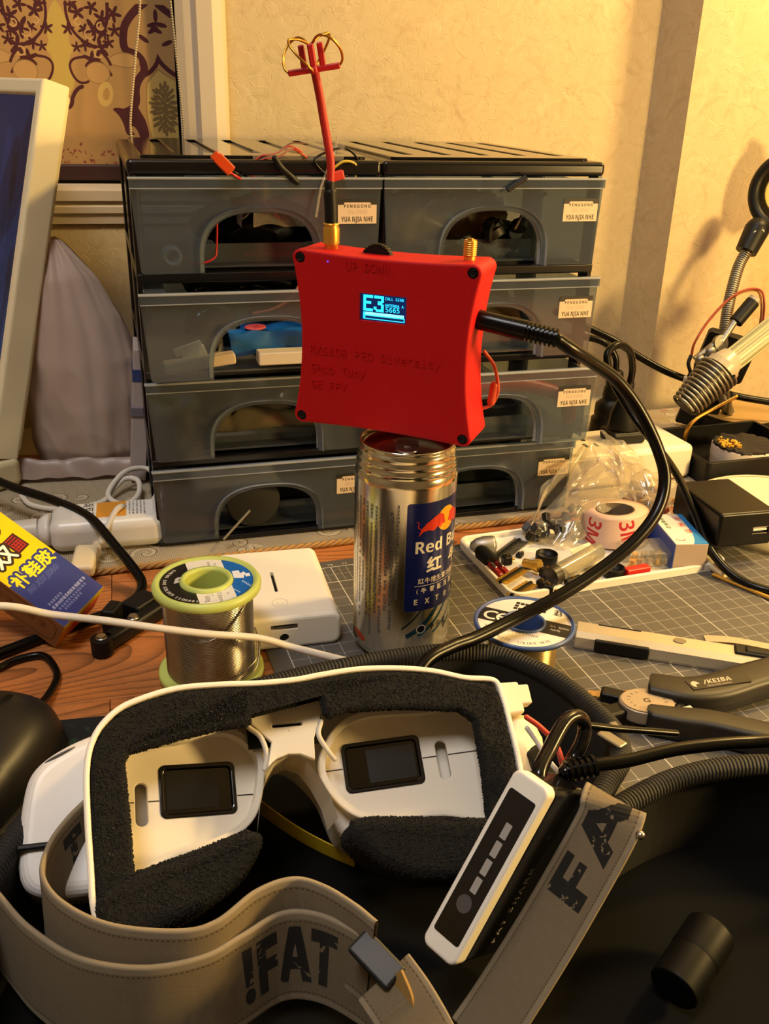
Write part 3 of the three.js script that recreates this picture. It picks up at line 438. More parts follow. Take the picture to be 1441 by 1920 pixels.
// ---------------------------------------------------------------- solder spools
function windings(r, y0, y1, pitch) { const p = []; const n = Math.round((y1 - y0) / pitch); for (let i = 0; i < n; i++) for (const [q, d] of [[0, -0.32], [0.25, 0], [0.5, 0.08], [0.75, 0]]) p.push([r + d * pitch, y0 + (i + q) * pitch]); return lathe(p, 64); }
{
  const t = thing('solder_spool', 'pale green solder wire spool with a black and blue label', 'solder spool', [-89.5, 1.2, -417.5]);
  const green = std(0xc0cc6c, 0.42), H = 57, RF = 27.6;
  const fl = (y, s) => lathe([[13.2, y], [13.6, y - s * 0.2], [23.6, y - s * 0.2], [24.6, y + s * 1.0], [26.4, y + s * 1.2], [27.6, y - s * 0.8], [27.4, y - s * 3.2], [26, y - s * 4], [12, y - s * 4]], 72);
  mesh('flange', fl(H - 1.2, 1), green, t); mesh('flange', fl(1.2, -1), green, t);
  mesh('hub', lathe([[10.6, 0.5], [10.6, H - 1], [11.2, H + 0.8], [13, H + 0.8], [13.6, H - 1.4], [13.4, H - 6], [13.4, 5], [13, 0]], 64), green, t);
  const lc = canvas(768, 768, (g, w) => {
    const s = w / 48; g.translate(w / 2, w / 2); g.scale(s, s);
    g.fillStyle = '#111'; g.fillRect(-30, -30, 60, 60); g.save(); g.rotate(R(-20.7)); g.fillStyle = '#e8e2d2'; g.fillRect(-7.3, -30, 18.6, 60); g.fillStyle = '#1463b4'; g.fillRect(11.3, -30, 30, 60);
    g.restore();
    const arcText = (str, r, a0, step, size, c) => { g.fillStyle = c; g.font = `bold ${size}px sans-serif`; [...str].forEach((ch, i) => { g.save(); g.rotate(a0 - i * step); g.translate(0, r); g.fillText(ch, -size * 0.3, 0); g.restore(); }); };
    arcText('SHENG DAO SOLDER', 22.2, 2.05, 0.088, 2.5, '#d8d2c6'); arcText('ISO9001:2008', 22.4, 0.56, 0.088, 2.5, '#d8d2c6');
    g.fillStyle = '#cfc8ba'; g.beginPath(); g.moveTo(-16, 1); g.quadraticCurveTo(-17, -3, -13, -3); g.lineTo(-15, 1); g.quadraticCurveTo(-12, -1, -11.6, -2.6); g.quadraticCurveTo(-11.6, 3, -16, 4); g.fill();
    g.save(); g.translate(15.6, -8.6); g.rotate(0.15); g.fillStyle = '#e9e9e9'; g.beginPath(); g.moveTo(-5, -2); g.lineTo(-1.6, -3.4); g.lineTo(0, -0.4); g.lineTo(1.2, -3); g.lineTo(2.8, -1); g.lineTo(4.4, -2.2); g.lineTo(6, 1); g.lineTo(4, 2.2); g.lineTo(2.4, 0); g.lineTo(3.4, 4); g.lineTo(-1.6, 5); g.closePath(); g.fill(); g.fillStyle = '#bcd0e8'; for (let i = 0; i < 5; i++) g.fillRect(3.5 + i * 1.2, 6.6 + i * 0.9, 0.8, 1.4); for (let i = 0; i < 9; i++) g.fillRect(-1 + i * 0.8, 14 + i * 0.5, 0.55, 0.9); g.restore();
    g.fillStyle = '#1a1816'; g.save(); g.translate(8.6, 15.2); g.rotate(1.25); g.font = '3px sans-serif'; g.fillText('0.8mm', -3.4, 0); g.fillText('500g', -1.6, 6.2); g.font = '1.3px sans-serif'; g.fillText('DIA', -2.8, -4.4); g.fillText('WT', -2.4, 3.4); g.restore();
    g.save(); g.translate(-2, -18); g.rotate(-1.9); g.font = '1.8px sans-serif'; g.fillText('60/40', -2, 0); g.fillText('No.', -2, 3); g.fillText('TYPE', 0, 8); g.restore();
    g.fillStyle = '#b02020'; g.beginPath(); g.arc(-7.5, 23, 0.9, 0, 7); g.fill();
  });
  const ring = new THREE.RingGeometry(13.7, 23.5, 72, 1); faceUV(ring, 'xy', [-24, 24, -24, 24]); ring.rotateX(-PI / 2).translate(0, H - 0.9, 0);
  mesh('label', ring, std(0xffffff, 0.4, { map: tex(lc) }), t);
  const wire = std(0xa8a294, 0.22, { metalness: 1 });
  mesh('wire_winding', windings(23, 5.2, H - 5.2, 0.9), wire, t);
  mesh('loose_wire', [tube([[23.4 * Math.sin(1.3), 50, 23.4 * Math.cos(1.3)], [23.7 * Math.sin(0.9), 46, 23.7 * Math.cos(0.9)], [23.7 * Math.sin(0.5), 38, 23.7 * Math.cos(0.5)], [23.5 * Math.sin(0), 34, 23.5 * Math.cos(0)], [23.5 * Math.sin(-0.8), 34, 23.5 * Math.cos(-0.8)]], 0.5, 40, 6), tube([[23.4 * Math.sin(0.8), 6, 23.4 * Math.cos(0.8)], [24.5, 9, 8], [25.6, 16, -2], [23.2, 21, -8]], 0.5, 30, 6), tube([[23.4 * Math.sin(0.6), 8, 23.4 * Math.cos(0.6)], [24.2, 13, 7], [24.4, 19, -2], [22.6, 24, -8]], 0.5, 30, 6)], wire, t);
}
{
  const t = thing('solder_spool', 'blue rimmed solder wire spool with a black and white CE label', 'solder spool', [72.5, 1.2, -409]);
  const blue = std(0x3d5284, 0.4), H = 42;
  mesh('flange', lathe([[10.6, H], [23.6, H], [24.4, H + 1], [25.2, H + 1], [25.8, H], [25.4, H - 1.4], [11, H - 2]], 72), blue, t);
  mesh('flange', lathe([[10.6, 0], [25.4, 0], [25.8, 1], [25.2, 2.2], [11, 2.2]], 72), std(0x58605e, 0.3, { transmission: 0.35, thickness: 0 }), t);
  mesh('hub', lathe([[9, 0.5], [9, H + 0.2], [9.8, H + 1.2], [10.8, H + 0.9], [11, H - 2], [11, 1]], 56), blue, t);
  const lc = canvas(768, 768, (g, w) => {
    const s = w / 48; g.translate(w / 2, w / 2); g.scale(s, s); g.fillStyle = '#dcd5c8'; g.fillRect(-30, -30, 60, 60); g.rotate(R(22));
    g.fillStyle = '#12100f'; g.fillRect(-30, -6.6, 60, 12.8);
    g.fillStyle = '#e9e3d6'; g.strokeStyle = '#e0d8c8'; g.lineWidth = 1.5; g.beginPath(); g.arc(-17, 0, 3.6, 0.9, 5.4); g.stroke(); g.beginPath(); g.arc(-10.4, 0, 3.6, 0.9, 5.4); g.stroke(); g.beginPath(); g.moveTo(-14, 0); g.lineTo(-11, 0); g.stroke();
    g.font = '2.4px monospace'; g.fillStyle = '#c9c1b2'; g.fillText('Sn Spec', 12.6, -1.2); g.font = '2.6px sans-serif'; g.fillText('AA%', 13.4, 2.4);
    g.fillStyle = '#1a1715'; for (let i = 0; i < 3; i++) for (let j = 0; j < 3; j++) if (i !== 1 || j !== 1) { g.save(); g.translate(-8 + i * 2.4, -17.6 + j * 2.8); g.fillRect(-1, -1.1, 2, 2.3); g.restore(); }
    hans(g, '上锡', 1.5, -19, 6, 12, '#1a1715', 1.5);
    g.font = '2.7px sans-serif'; g.fillText('MADE IN CHINA', -9.6, 11.4); g.save(); g.font = '2.7px sans-serif'; const str = 'HIGH QUALITY  SOLDER WIRE'; [...str].forEach((c, i) => { g.save(); g.rotate(R(58 - i * 4.6)); g.translate(0, 20.4); g.fillText(c, -0.8, 0); g.restore(); }); g.restore();
  });
  const ring = new THREE.RingGeometry(10.9, 23.5, 72, 1); faceUV(ring, 'xy', [-24, 24, -24, 24]); ring.rotateX(-PI / 2).translate(0, H + 0.12, 0);
  mesh('label', ring, std(0xffffff, 0.45, { map: tex(lc) }), t);
  const wire = std(0xb9a878, 0.22, { metalness: 1 });
  mesh('wire_winding', windings(17.5, 2.2, H - 2, 0.7), wire, t);
  mesh('loose_wire', tube([[17.4, 6, 4], [21, 4.5, 5], [24.5, 7, 1], [25.2, 6, 8], [22, 3.2, 13], [17, 3, 16]], 0.32, 40, 6), wire, t);
}
// ---------------------------------------------------------------- white power bank behind the spool
{
  const t = thing('power_bank', 'white power bank box with a slot and two ports behind the green spool', 'power bank', [-64, 1.2, -484], [0, 14.5, 0]);
  const w = std(0xe8e1d2, 0.42);
  let b = new Brush(ext(rrect(-32, 32, 0, 20, 5.5), 84, 2.2, 3, 8).translate(0, 0, -42)); b.updateMatrixWorld(); const ev = new Evaluator(); ev.attributes = ['position', 'normal', 'uv'];
  for (const g of [bx(-1, 1, 15, 25, -12, 12, 0), bx(-7.5, 7.5, 12.2, 15.6, 39, 45, 0), tr(cy(2.7, 2.7, 6, 20), [0, 7, 42], [90, 0, 0])]) { const c = new Brush(g.index ? g : g); c.updateMatrixWorld(); b = ev.evaluate(b, c, SUBTRACTION); }
  mesh('shell', b.geometry, w, t);
  mesh('slot_light', bx(-0.9, 0.9, 15.2, 18, -11.8, 11.8, 0), M.black, t);
  mesh('usb_port', [bx(-6, 6, 13.4, 14.4, 39, 41.6, 0), bx(-7.3, 7.3, 12.4, 15.4, 38.6, 39.2, 0)], M.dullSteel, t);
  mesh('round_port', tr(cy(2.6, 2.6, 1, 20), [0, 7, 39.4], [90, 0, 0]), M.black, t);
  mesh('button', [tr(new THREE.TorusGeometry(4.4, 0.22, 5, 32), [0, 20, 25], [90, 0, 0]), tr(new THREE.TorusGeometry(2, 0.18, 5, 20, 4), [0, 20, 25], [90, 0, 0])], std(0xcfc8b8, 0.3), t);
}
// ---------------------------------------------------------------- black zip case, open on the desk
const ribC = canvas(64, 8, (g) => { for (let x = 0; x < 64; x++) { const v = Math.round(128 + 127 * Math.sin(x / 64 * 2 * PI)); g.fillStyle = `rgb(${v},${v},${v})`; g.fillRect(x, 0, 1, 8); } });
const clothC = canvas(256, 256, (g, w) => { g.fillStyle = '#777'; g.fillRect(0, 0, w, w); for (let i = 0; i < w; i += 4) { g.fillStyle = i % 8 ? '#444' : '#bbb'; g.fillRect(i, 0, 2, w); g.fillStyle = i % 8 ? 'rgba(190,190,190,0.5)' : 'rgba(60,60,60,0.5)'; g.fillRect(0, i, w, 2); } });
const caseCloth = std(0x0a0908, 0.85, { bumpMap: tex(clothC, false, [1 / 12, 1 / 12]), bumpScale: 0.0001 });
const caseLining = std(0x050505, 0.95, { specularIntensity: 0.3 });
const pipingMat = (L) => std(0x0a0908, 0.7, { bumpMap: tex(ribC, false, [L / 1.7, 1]), bumpScale: 0.0006 });
function shell(t, pts, h, floorY, name) {
  const c = new THREE.CatmullRomCurve3(pts.map(([x, z]) => V(x, 0, z)), true, 'centripetal'), P = c.getPoints(120).slice(0, -1);
  const cx = P.reduce((a, p) => a + p.x, 0) / P.length, cz = P.reduce((a, p) => a + p.z, 0) / P.length;
  const S = (k, off = 0) => P.map((p) => { const d = Math.hypot(p.x - cx, p.z - cz); return new THREE.Vector2(cx + (p.x - cx) * (k + off / d), -(cz + (p.z - cz) * (k + off / d))); });
  const ring = new THREE.Shape(S(1)); ring.holes.push(new THREE.Path(S(1, -4)));
  mesh('side_wall', ext(ring, h - 1.3, 0).rotateX(-PI / 2).translate(0, 1.3, 0), caseCloth, t);
  mesh('lining_floor', boxUV(ext(new THREE.Shape(S(1, -3)), floorY, 0).rotateX(-PI / 2).translate(0, 1.3, 0)), caseLining, t);
  mesh('piping', new THREE.TubeGeometry(new THREE.CatmullRomCurve3(P.map((p) => V(p.x, h, p.z)), true), 420, 4.6, 12, true), pipingMat(c.getLength()), t);
}
{
  const t = thing('zip_case', 'open black fabric zip case holding the white goggles', 'case');
  shell(t, [[-18, -365], [12, -376], [35, -381], [55, -380], [71, -370], [84, -356], [94, -338], [100, -322], [99, -306], [90, -290], [84, -278], [86, -272], [96, -280], [116, -293], [137, -301], [158, -304], [190, -299], [222, -272], [236, -210], [226, -140], [120, -126], [0, -128], [-100, -136], [-126, -190], [-128, -250], [-116, -288], [-92, -318], [-66, -340], [-42, -354]], 42, 1.5);
  mesh('zip_pull', [tr(rb(5, 1.4, 12, 0.6), [96, 47, -312], [0, 40, 0]), tr(rb(4, 4, 6, 1), [99, 46, -320], [0, 20, 0])], M.dullSteel, t);
}
solo('lens_barrel', 'short black cylinder lying in the open case lid', 'lens barrel', [tr(lathe([[0.1, 0], [8, 0], [8.6, 0.8], [8.6, 14], [8.2, 14.6], [8.8, 15.4], [8.8, 27], [8, 28.2], [6.4, 28.4], [6, 28.8], [0.1, 29]], 40), [0, 0, 0])], std(0x060606, 0.5, { specularIntensity: 0.3 }), [102, 13, -222], [-80, -42, 0]);
solo('yellow_strip', 'bright yellow paper strip tucked behind the nose bridge', 'strip', band([[-56, 12, -312], [-44, 11, -302], [-32, 9, -294], [-20, 7, -288], [-8, 6, -282]], [0.2, 0.9, 0.3], 9, 0.5, 30), std(0xe0c020, 0.6));

// ---------------------------------------------------------------- white video goggles, seen from the wearer's side
const GP = [-30.9, 62.2, -265.8], GE = [-53, 22, -7.1];
{
  const t = thing('video_goggles', 'white video goggles with black foam lying in the zip case', 'goggles', GP, GE);
  const white = std(0xe7dfcf, 0.42), whiteIn = std(0xdcd3c2, 0.5);
  const foamCol = canvas(512, 512, (g, w) => { const d = g.createImageData(w, w); seed = 51; for (let i = 0; i < w * w; i++) { const v = 7 + 14 * Math.pow(rnd(), 3) + (rnd() < 0.002 ? 60 : 0); d.data[4 * i] = v * 1.05; d.data[4 * i + 1] = v; d.data[4 * i + 2] = v * 0.9; d.data[4 * i + 3] = 255; } g.putImageData(d, 0, 0); });
  const foam = std(0xffffff, 1, { map: tex(foamCol, true, [1 / 60, 1 / 60]), bumpMap: tex(speck(9, 0, 255), false, [1 / 26, 1 / 26]), bumpScale: 0.0006, sheen: 0.12, sheenRoughness: 0.6, sheenColor: new THREE.Color(0x55524a) });
  const fuzzMat = std(0x141210, 0.9), fuzzG = new THREE.TetrahedronGeometry(0.42, 0);
  const fuzz = (m, n) => {                         // foam cells standing out of the surface
    const q = m.geometry.clone(), sm = new MeshSurfaceSampler(new THREE.Mesh(q)).setRandomGenerator(rnd).build(), im = new THREE.InstancedMesh(fuzzG, fuzzMat, n), p = V(0, 0, 0), nn = V(0, 0, 0), X = new THREE.Matrix4(), c = new THREE.Color();
    for (let i = 0; i < n; i++) { sm.sample(p, nn); const s = rr(0.5, 1.2); X.compose(p.clone().addScaledVector(nn, rr(-0.1, 0.25)), new THREE.Quaternion().setFromEuler(new THREE.Euler(rr(0, 6), rr(0, 6), rr(0, 6))), V(s, s, s)); im.setMatrixAt(i, X); const k = rnd() < 0.012 ? 6 : rr(0.45, 1.1); im.setColorAt(i, c.setRGB(k, k * 0.96, k * 0.88)); }
    im.name = 'foam_cells'; im.userData.kind = 'stuff'; im.castShadow = im.receiveShadow = true; m.add(im);
  };
  const outer = [[-68.8, -36.7], [-69.8, -23.1], [-70.6, -8], [-70.8, 7.8], [-69.5, 16.4], [-66, 23.6], [-58.9, 30.1], [-49.9, 33.6], [-38.2, 36.1], [-23.5, 36.4], [-7.9, 35.8], [6.1, 36.2], [14.2, 37.2], [29.9, 38.5], [45.9, 37.8], [60.2, 35.6], [72.8, 31.9], [86, 29.2], [88, 20.9], [88.4, 12.3], [88.7, 2], [88.4, -8], [87, -22], [80, -35], [64, -41], [40, -39.5], [26, -33], [18.5, -23], [14, -6], [9, 2], [3.3, 5], [-3.3, 4], [-8, -2], [-12, -18], [-20, -32], [-40, -42], [-58, -46], [-66, -43]];
  const oc = spline(outer, 200), scale2 = (p, k) => { const n = p.length; return p.map((q, i) => { const a = p[(i + n - 1) % n], b = p[(i + 1) % n], tx = b[0] - a[0], ty = b[1] - a[1], l = Math.hypot(tx, ty) || 1; return [q[0] + k * ty / l, q[1] - k * tx / l]; }); };
  // winding test so that positive k always moves outwards
  let area = 0; oc.forEach((p, i) => { const q = oc[(i + 1) % oc.length]; area += p[0] * q[1] - q[0] * p[1]; }); const sg = area > 0 ? 1 : -1, inset = (k) => scale2(oc, -k * sg);
  { const ii = inset(2.2), n = oc.length; let i0 = 0, i1 = 0, best0 = 1e9, best1 = 1e9; oc.forEach(([x, y], i) => { const d0 = Math.hypot(x + 66, y + 43), d1 = Math.hypot(x - 86, y + 24); if (d0 < best0) { best0 = d0; i0 = i; } if (d1 < best1) { best1 = d1; i1 = i; } });
    const walk = (p) => { const o = []; for (let i = i0; ; i = (i + 1) % n) { o.push(p[i]); if (i === i1) break; } return o; }; mesh('face_rim', ext(shape([...walk(oc), ...walk(ii).reverse()]), 29, 0.8, 2).translate(0, 0, -26), white, t); }
  const foamPts = [[-12.5, -20], [-20.5, -31], [-40, -40.5], [-57.5, -44], [-64.5, -41.5], [-66.8, -36], [-67.8, -23], [-68.4, -8], [-68.6, 7.6], [-67.4, 15.6], [-64.2, 22.2], [-57.8, 28], [-49, 31.4], [-38, 33.8], [-23.5, 34.1], [-7.9, 33.5], [6.2, 33.9], [14.2, 34.9], [29.9, 36.2], [45.6, 35.5], [59.6, 33.4], [72, 29.8], [84.4, 27.4], [86, 20.5], [86.3, 2], [86, -8], [84.8, -21], [78.6, -33.2], [64, -38.8], [40.5, -37.4], [27.4, -31.2], [18.6, -22], [19.6, -18], [26, -17.4], [45, -19.5], [70.5, -23], [72.4, -5], [73, 13.6], [68, 18.2], [45, 21], [24, 21.6], [16.6, 19.6], [14.8, 21.4], [13.6, 30.4], [0.6, 30.8], [-11.4, 30.6], [-12.6, 20.8], [-15, 19.4], [-23, 19], [-39, 16.4], [-55.6, 13], [-57.2, 10], [-56, -7], [-55.2, -26.2], [-34, -21.4], [-17.4, -17]];
  { const f = boxUV(ext(shape(foamPts), 5.5, 2.2, 4).translate(0, 0, -2.5)); fuzz(mesh('face_foam', f, foam, t), 26000); }
  for (const q of [[[-12.5, -20], [-20.5, -33], [-40, -43], [-58, -46.5], [-66, -43], [-67.5, -34], [-57, -27.5], [-34, -22.5], [-17.4, -18]], [[18.6, -23], [27.4, -33.5], [40.5, -40], [64, -41.5], [79, -35.5], [85, -23], [72, -24], [45, -20.5], [26, -18.4], [20, -19]]]) fuzz(mesh('cheek_foam', boxUV(ext(shape(spline(q, 60)), 24, 4, 4).translate(0, 0, -19)), foam, t), 9000);
  // eye panels
  const eye = (pts, lens, slotC, seamY, hx, turn) => {
    const p = new THREE.Group(); p.name = 'eye_panel'; t.add(p); p.rotation.y = R(turn); { const c = V(hx, 0, -20), q = c.clone().applyAxisAngle(V(0, 1, 0), R(turn)); p.position.copy(c.sub(q)).add(V(0, 5.7, 0)); }
    const s = shape(spline(pts, 90)); s.holes.push(new THREE.Path(rrect(lens[0], lens[1], lens[2], lens[3], 2.4).getPoints(6)), new THREE.Path(rrect(slotC[0] - 2.2, slotC[0] + 2.2, slotC[1] - 7.6, slotC[1] + 7.6, 2.1).getPoints(8)));
    mesh('plate', ext(s, 2.4, 0.4).translate(0, 0, -22.4), whiteIn, p);
    const back = pts; mesh('slot_back', bx(slotC[0] - 4, slotC[0] + 4, slotC[1] - 10, slotC[1] + 10, -27, -26, 0), whiteIn, p);
    mesh('lens_bezel', (() => { const b = rrect(lens[0] - 0.2, lens[1] + 0.2, lens[2] - 0.2, lens[3] + 0.2, 2.4); b.holes.push(new THREE.Path(rrect(lens[0] + 1.4, lens[1] - 1.4, lens[2] + 1.4, lens[3] - 1.4, 2).getPoints(6))); return ext(b, 5.5, 0.4).translate(0, 0, -25); })(), M.blackGloss, p);
    mesh('lens', ext(rrect(lens[0] + 1.2, lens[1] - 1.2, lens[2] + 1.2, lens[3] - 1.2, 2), 1.4, 0.5, 3).translate(0, 0, -22.2), std(0x030405, 0.05), p);
    mesh('micro_display', bx(hx - 9.5, hx + 9.5, (lens[2] + lens[3]) / 2 - 6.5, (lens[2] + lens[3]) / 2 + 6.5, -20.75, -20.65, 0), std(0x0a1016, 0.2), p);
    const wall = spline(pts, 90); const ws = shape(wall); const inn = pts.map(([x, y]) => { const cx = pts.reduce((a, q) => a + q[0], 0) / pts.length, cyy = pts.reduce((a, q) => a + q[1], 0) / pts.length, l = Math.hypot(x - cx, y - cyy); return [x - (x - cx) / l * 2.2, y - (y - cyy) / l * 2.2]; });
    ws.holes.push(new THREE.Path(spline(inn, 90).map(([x, y]) => new THREE.Vector2(x, y)))); mesh('raised_lip', ext(ws, 8, 0.7).translate(0, 0, -21.5), whiteIn, p);
    for (const [x0, x1] of seamY[1]) mesh('seam', bx(x0, x1, seamY[0] - 0.22, seamY[0] + 0.22, -20.1, -19.9, 0), std(0x2a221a, 0.9), p);
  };
  eye([[-60, 12], [-38, 16.4], [-20, 19], [-11.5, 14.4], [-7, 7], [-7.6, -3], [-12, -15], [-21, -22], [-38, -26.6], [-60, -32], [-63, -10]], [-45, -17, -12, 7], [-51.8, -6.4], [-5.6, [[-60, -54.4], [-49.4, -45.4], [-16.6, -9]]], -33, 9);
  eye([[21, 13.4], [31.5, 19.6], [60, 19], [80, 17], [84, -5], [80, -28], [60, -24], [41, -22.4], [27.6, -20], [19.4, -12], [14.6, 0.5]], [25, 56, -9.4, 9.6], [64.4, -1.6], [0.2, [[15.6, 24.6], [56.4, 62], [66.8, 82]]], 44, -9);
  // nose bridge: top plate with screw hole and slot, side flanges, arched nose piece
  { const s = shape([[-13.5, 31], [15.5, 31], [14.5, 20], [11, 12], [10.4, 4], [5, 6.6], [0.6, 7], [-4, 5.6], [-7.6, 2.6], [-5.2, 12], [-12, 19.5]]); s.holes.push(new THREE.Path(new THREE.Path().absarc(1.8, 23.6, 1.8, 0, 7).getPoints(20)), new THREE.Path(rrect(-4.4, 7, 17.4, 18.7, 0.5).getPoints(3)), new THREE.Path(new THREE.Path().absarc(1.1, 15.4, 0.55, 0, 7).getPoints(12)));
    mesh('nose_bridge', ext(s, 2.5, 0.4).translate(1, 3.2, -11), whiteIn, t); mesh('bridge_recess', bx(-12, 17, 15, 31, -16, -15, 0), M.black, t);
    mesh('screw', [tr(cy(1.5, 1.5, 1, 16), [2.8, 26.8, -12.4], [90, 0, 0])], M.black, t);
    mesh('nose_arch', grid(40, 10, (u, v) => { const a = [[-12, -17], [-10.2, -8], [-7.4, 0], [-3.6, 4.6], [2, 6.2], [7.6, 4], [12, -2.4], [15.4, -10], [17, -18]], k = u * 8, i = Math.min(7, Math.floor(k)), f = k - i, x = a[i][0] + (a[i + 1][0] - a[i][0]) * f, y = a[i][1] + (a[i + 1][1] - a[i][1]) * f; const pinch = 1 - 0.35 * v; return [2.5 + (x - 2.5) * (1 - 0.08 * v), y + 3.2 - 1.5 * v, -8 - 15 * v]; }), std(0xcbbfa9, 0.55, { side: THREE.DoubleSide }), t);
    for (const m of [-1, 1]) mesh('bridge_flange', tube(m < 0 ? [[-12, 21.5, -9], [-8, 17.5, -9], [-6.2, 11, -10], [-7.4, 6, -11]] : [[15.5, 21.5, -9], [14, 16.5, -9], [16.6, 11, -10], [19.6, 7.4, -12]], 1, 20, 8), whiteIn, t); }
  // main body behind the face plate
  { const body = [[-92, 2], [-89, 10], [-80, 17], [-60, 24], [-20, 30], [40, 30], [80, 24], [92, 14], [94, -10], [88, -26], [40, -32], [24, -28], [16, -8], [3, 4], [-10, -8], [-18, -28], [-40, -33], [-86, -34], [-92.5, -28]];
    const g1 = ext(shape(spline(body, 120)), 25, 5, 5).translate(0, 8, -51); mesh('main_body', g1, std(0xdedad6, 0.38), t);
    mesh('body_slot', tr(rb(22, 2.4, 10, 1), [-83, -9.5, -29]), M.black, t);
    mesh('grey_sticker', tr(new THREE.CylinderGeometry(4.4, 4.4, 0.5, 28), [-79, 23, -30], [0, 0, 24], [1.7, 1, 1]), std(0x4c4c50, 0.5), t); }
  // cable sockets on the right-hand corner
  mesh('socket', [tr(rb(9, 13, 8, 1.2), [91.5, 22, -4]), tr(rb(6, 8, 6, 0.8), [97, 23, -3])], std(0xe2d6bd, 0.4), t);
  mesh('strap_mount', crumple(tr(new THREE.SphereGeometry(1, 24, 16), [95, 4, -10], [0, 0, 0], [9, 14, 8]), 1.6, 0.2, 4), std(0xe0d2b6, 0.45), t);
  mesh('strap_lug', tr(rb(9, 14, 4, 1.8), [99, -4, -4], [0, 0, 20]), M.black, t);
}
// wires between goggles and battery
solo('power_lead', 'red and white twin power lead at the goggles corner', 'wire', [tube([[55.8, 73.1, -289.6], [61, 70.5, -287], [66.4, 66.4, -282.6], [68.4, 61.8, -274.6], [68.2, 60.3, -270.4]], 1.1, 40, 8)], std(0xc23a22, 0.4));
solo('signal_lead', 'thin white lead beside the red wire at the goggles corner', 'wire', [tube([[56.1, 69.4, -287.9], [59.9, 65, -285.3], [64.2, 60.6, -280], [68.8, 59.3, -271]], 0.95, 40, 8)], M.cableWhite);
solo('battery_cable', 'short thick black cable looping out of the battery pack', 'cable', [tube([[56, 70, -248], [55.2, 76.2, -253.8], [59.9, 78.9, -263.5], [66.9, 82.3, -274.9], [72.7, 81.2, -279.9], [75.8, 76, -281], [74.6, 71, -278], [71, 66, -274], [67.4, 66.5, -267]], 2.7, 80, 12)], M.blackGloss);
{
  const t = thing('goggle_cable', 'black cable with ribbed strain relief running right from the goggles', 'cable');
  mesh('lead', tube([[68.4, 67, -267.4], [78.4, 67.4, -270], [91, 67.5, -273], [111.7, 68, -280], [139, 67.2, -286], [165, 64, -290], [215, 40, -300]], 2.5, 90, 12), M.cable, t);
  mesh('strain_relief', (() => { const o = [bar([68, 66.8, -267.2], [77.6, 67.4, -269.6], 3, 16)]; for (let i = 0; i < 5; i++) { const k = i / 4.2; o.push(bar([68 + 9.6 * k, 66.8 + 0.6 * k, -267.2 - 2.4 * k], [69.2 + 9.6 * k, 66.9 + 0.6 * k, -267.5 - 2.4 * k], 4, 16)); } return o; })(), M.cable, t);
}
solo('thin_black_lead', 'thin black lead crossing the ribbed case edge', 'wire', [tube([[76, 76, -282], [89, 71, -287], [103, 66.5, -292], [116, 62, -297]], 1.4, 30, 8)], M.cable);

// ---------------------------------------------------------------- battery pack with charge lights, in the strap
const PK = [45.7, 46.9, -242.1], PE = [-34.5, -38.1, -7.8];
{
  const t = thing('battery_pack', 'white and black battery pack with four charge bars', 'battery', PK, PE);
  const W2 = 14.2, L2 = 66, Q2 = 36;
  const pr = rrect(-W2 / 2, W2 / 2, -L2 / 2, L2 / 2, 3.2);
  mesh('white_cover', ext(pr, 7.5, 1.4, 4, 8).translate(0, 0, Q2 / 2 - 6.2), std(0xe9e4d8, 0.35), t);
  mesh('black_body', [ext(pr, Q2 - 5, 1.6, 4, 8).translate(0, 0, -Q2 / 2)], M.blackGloss, t);
  mesh('display_panel', ext(rrect(-5.3, 5.1, -26.5, 26.5, 1), 0.5, 0.1).translate(0, 0, Q2 / 2 + 1.0), std(0x0c0a09, 0.3), t);
  for (let i = 0; i < 4; i++) mesh('charge_bar', ext(rrect(-1.2, 1.2, -2.7, 2.7, 0.3), 0.25, 0).translate(0.6, 13.6 - 6.7 * i, Q2 / 2 + 1.45), std(0x9a9690, 0.5), t);
  mesh('power_button', tr(cy(3, 3, 0.3, 28), [0, -15.2 + 1.5, Q2 / 2 + 1.55], [90, 0, 0], [0.9, 1, 1]), std(0x4a4646, 0.5), t);
  const txc = canvas(512, 64, (g, w, h) => { g.fillStyle = '#060606'; g.fillRect(0, 0, w, h); g.fillStyle = '#8d8a86'; g.font = 'bold 52px sans-serif'; g.letterSpacing = '6px'; g.fillText('FAT SHARK', 6, 52); g.font = '26px sans-serif'; g.fillText('®', 440, 30); });
  const pl = new THREE.PlaneGeometry(48, 6); pl.rotateZ(PI / 2).rotateY(PI / 2).translate(W2 / 2 + 0.05, -3, -3.5);
  mesh('lettering', pl, std(0xffffff, 0.25, { map: tex(txc) }), t);
}
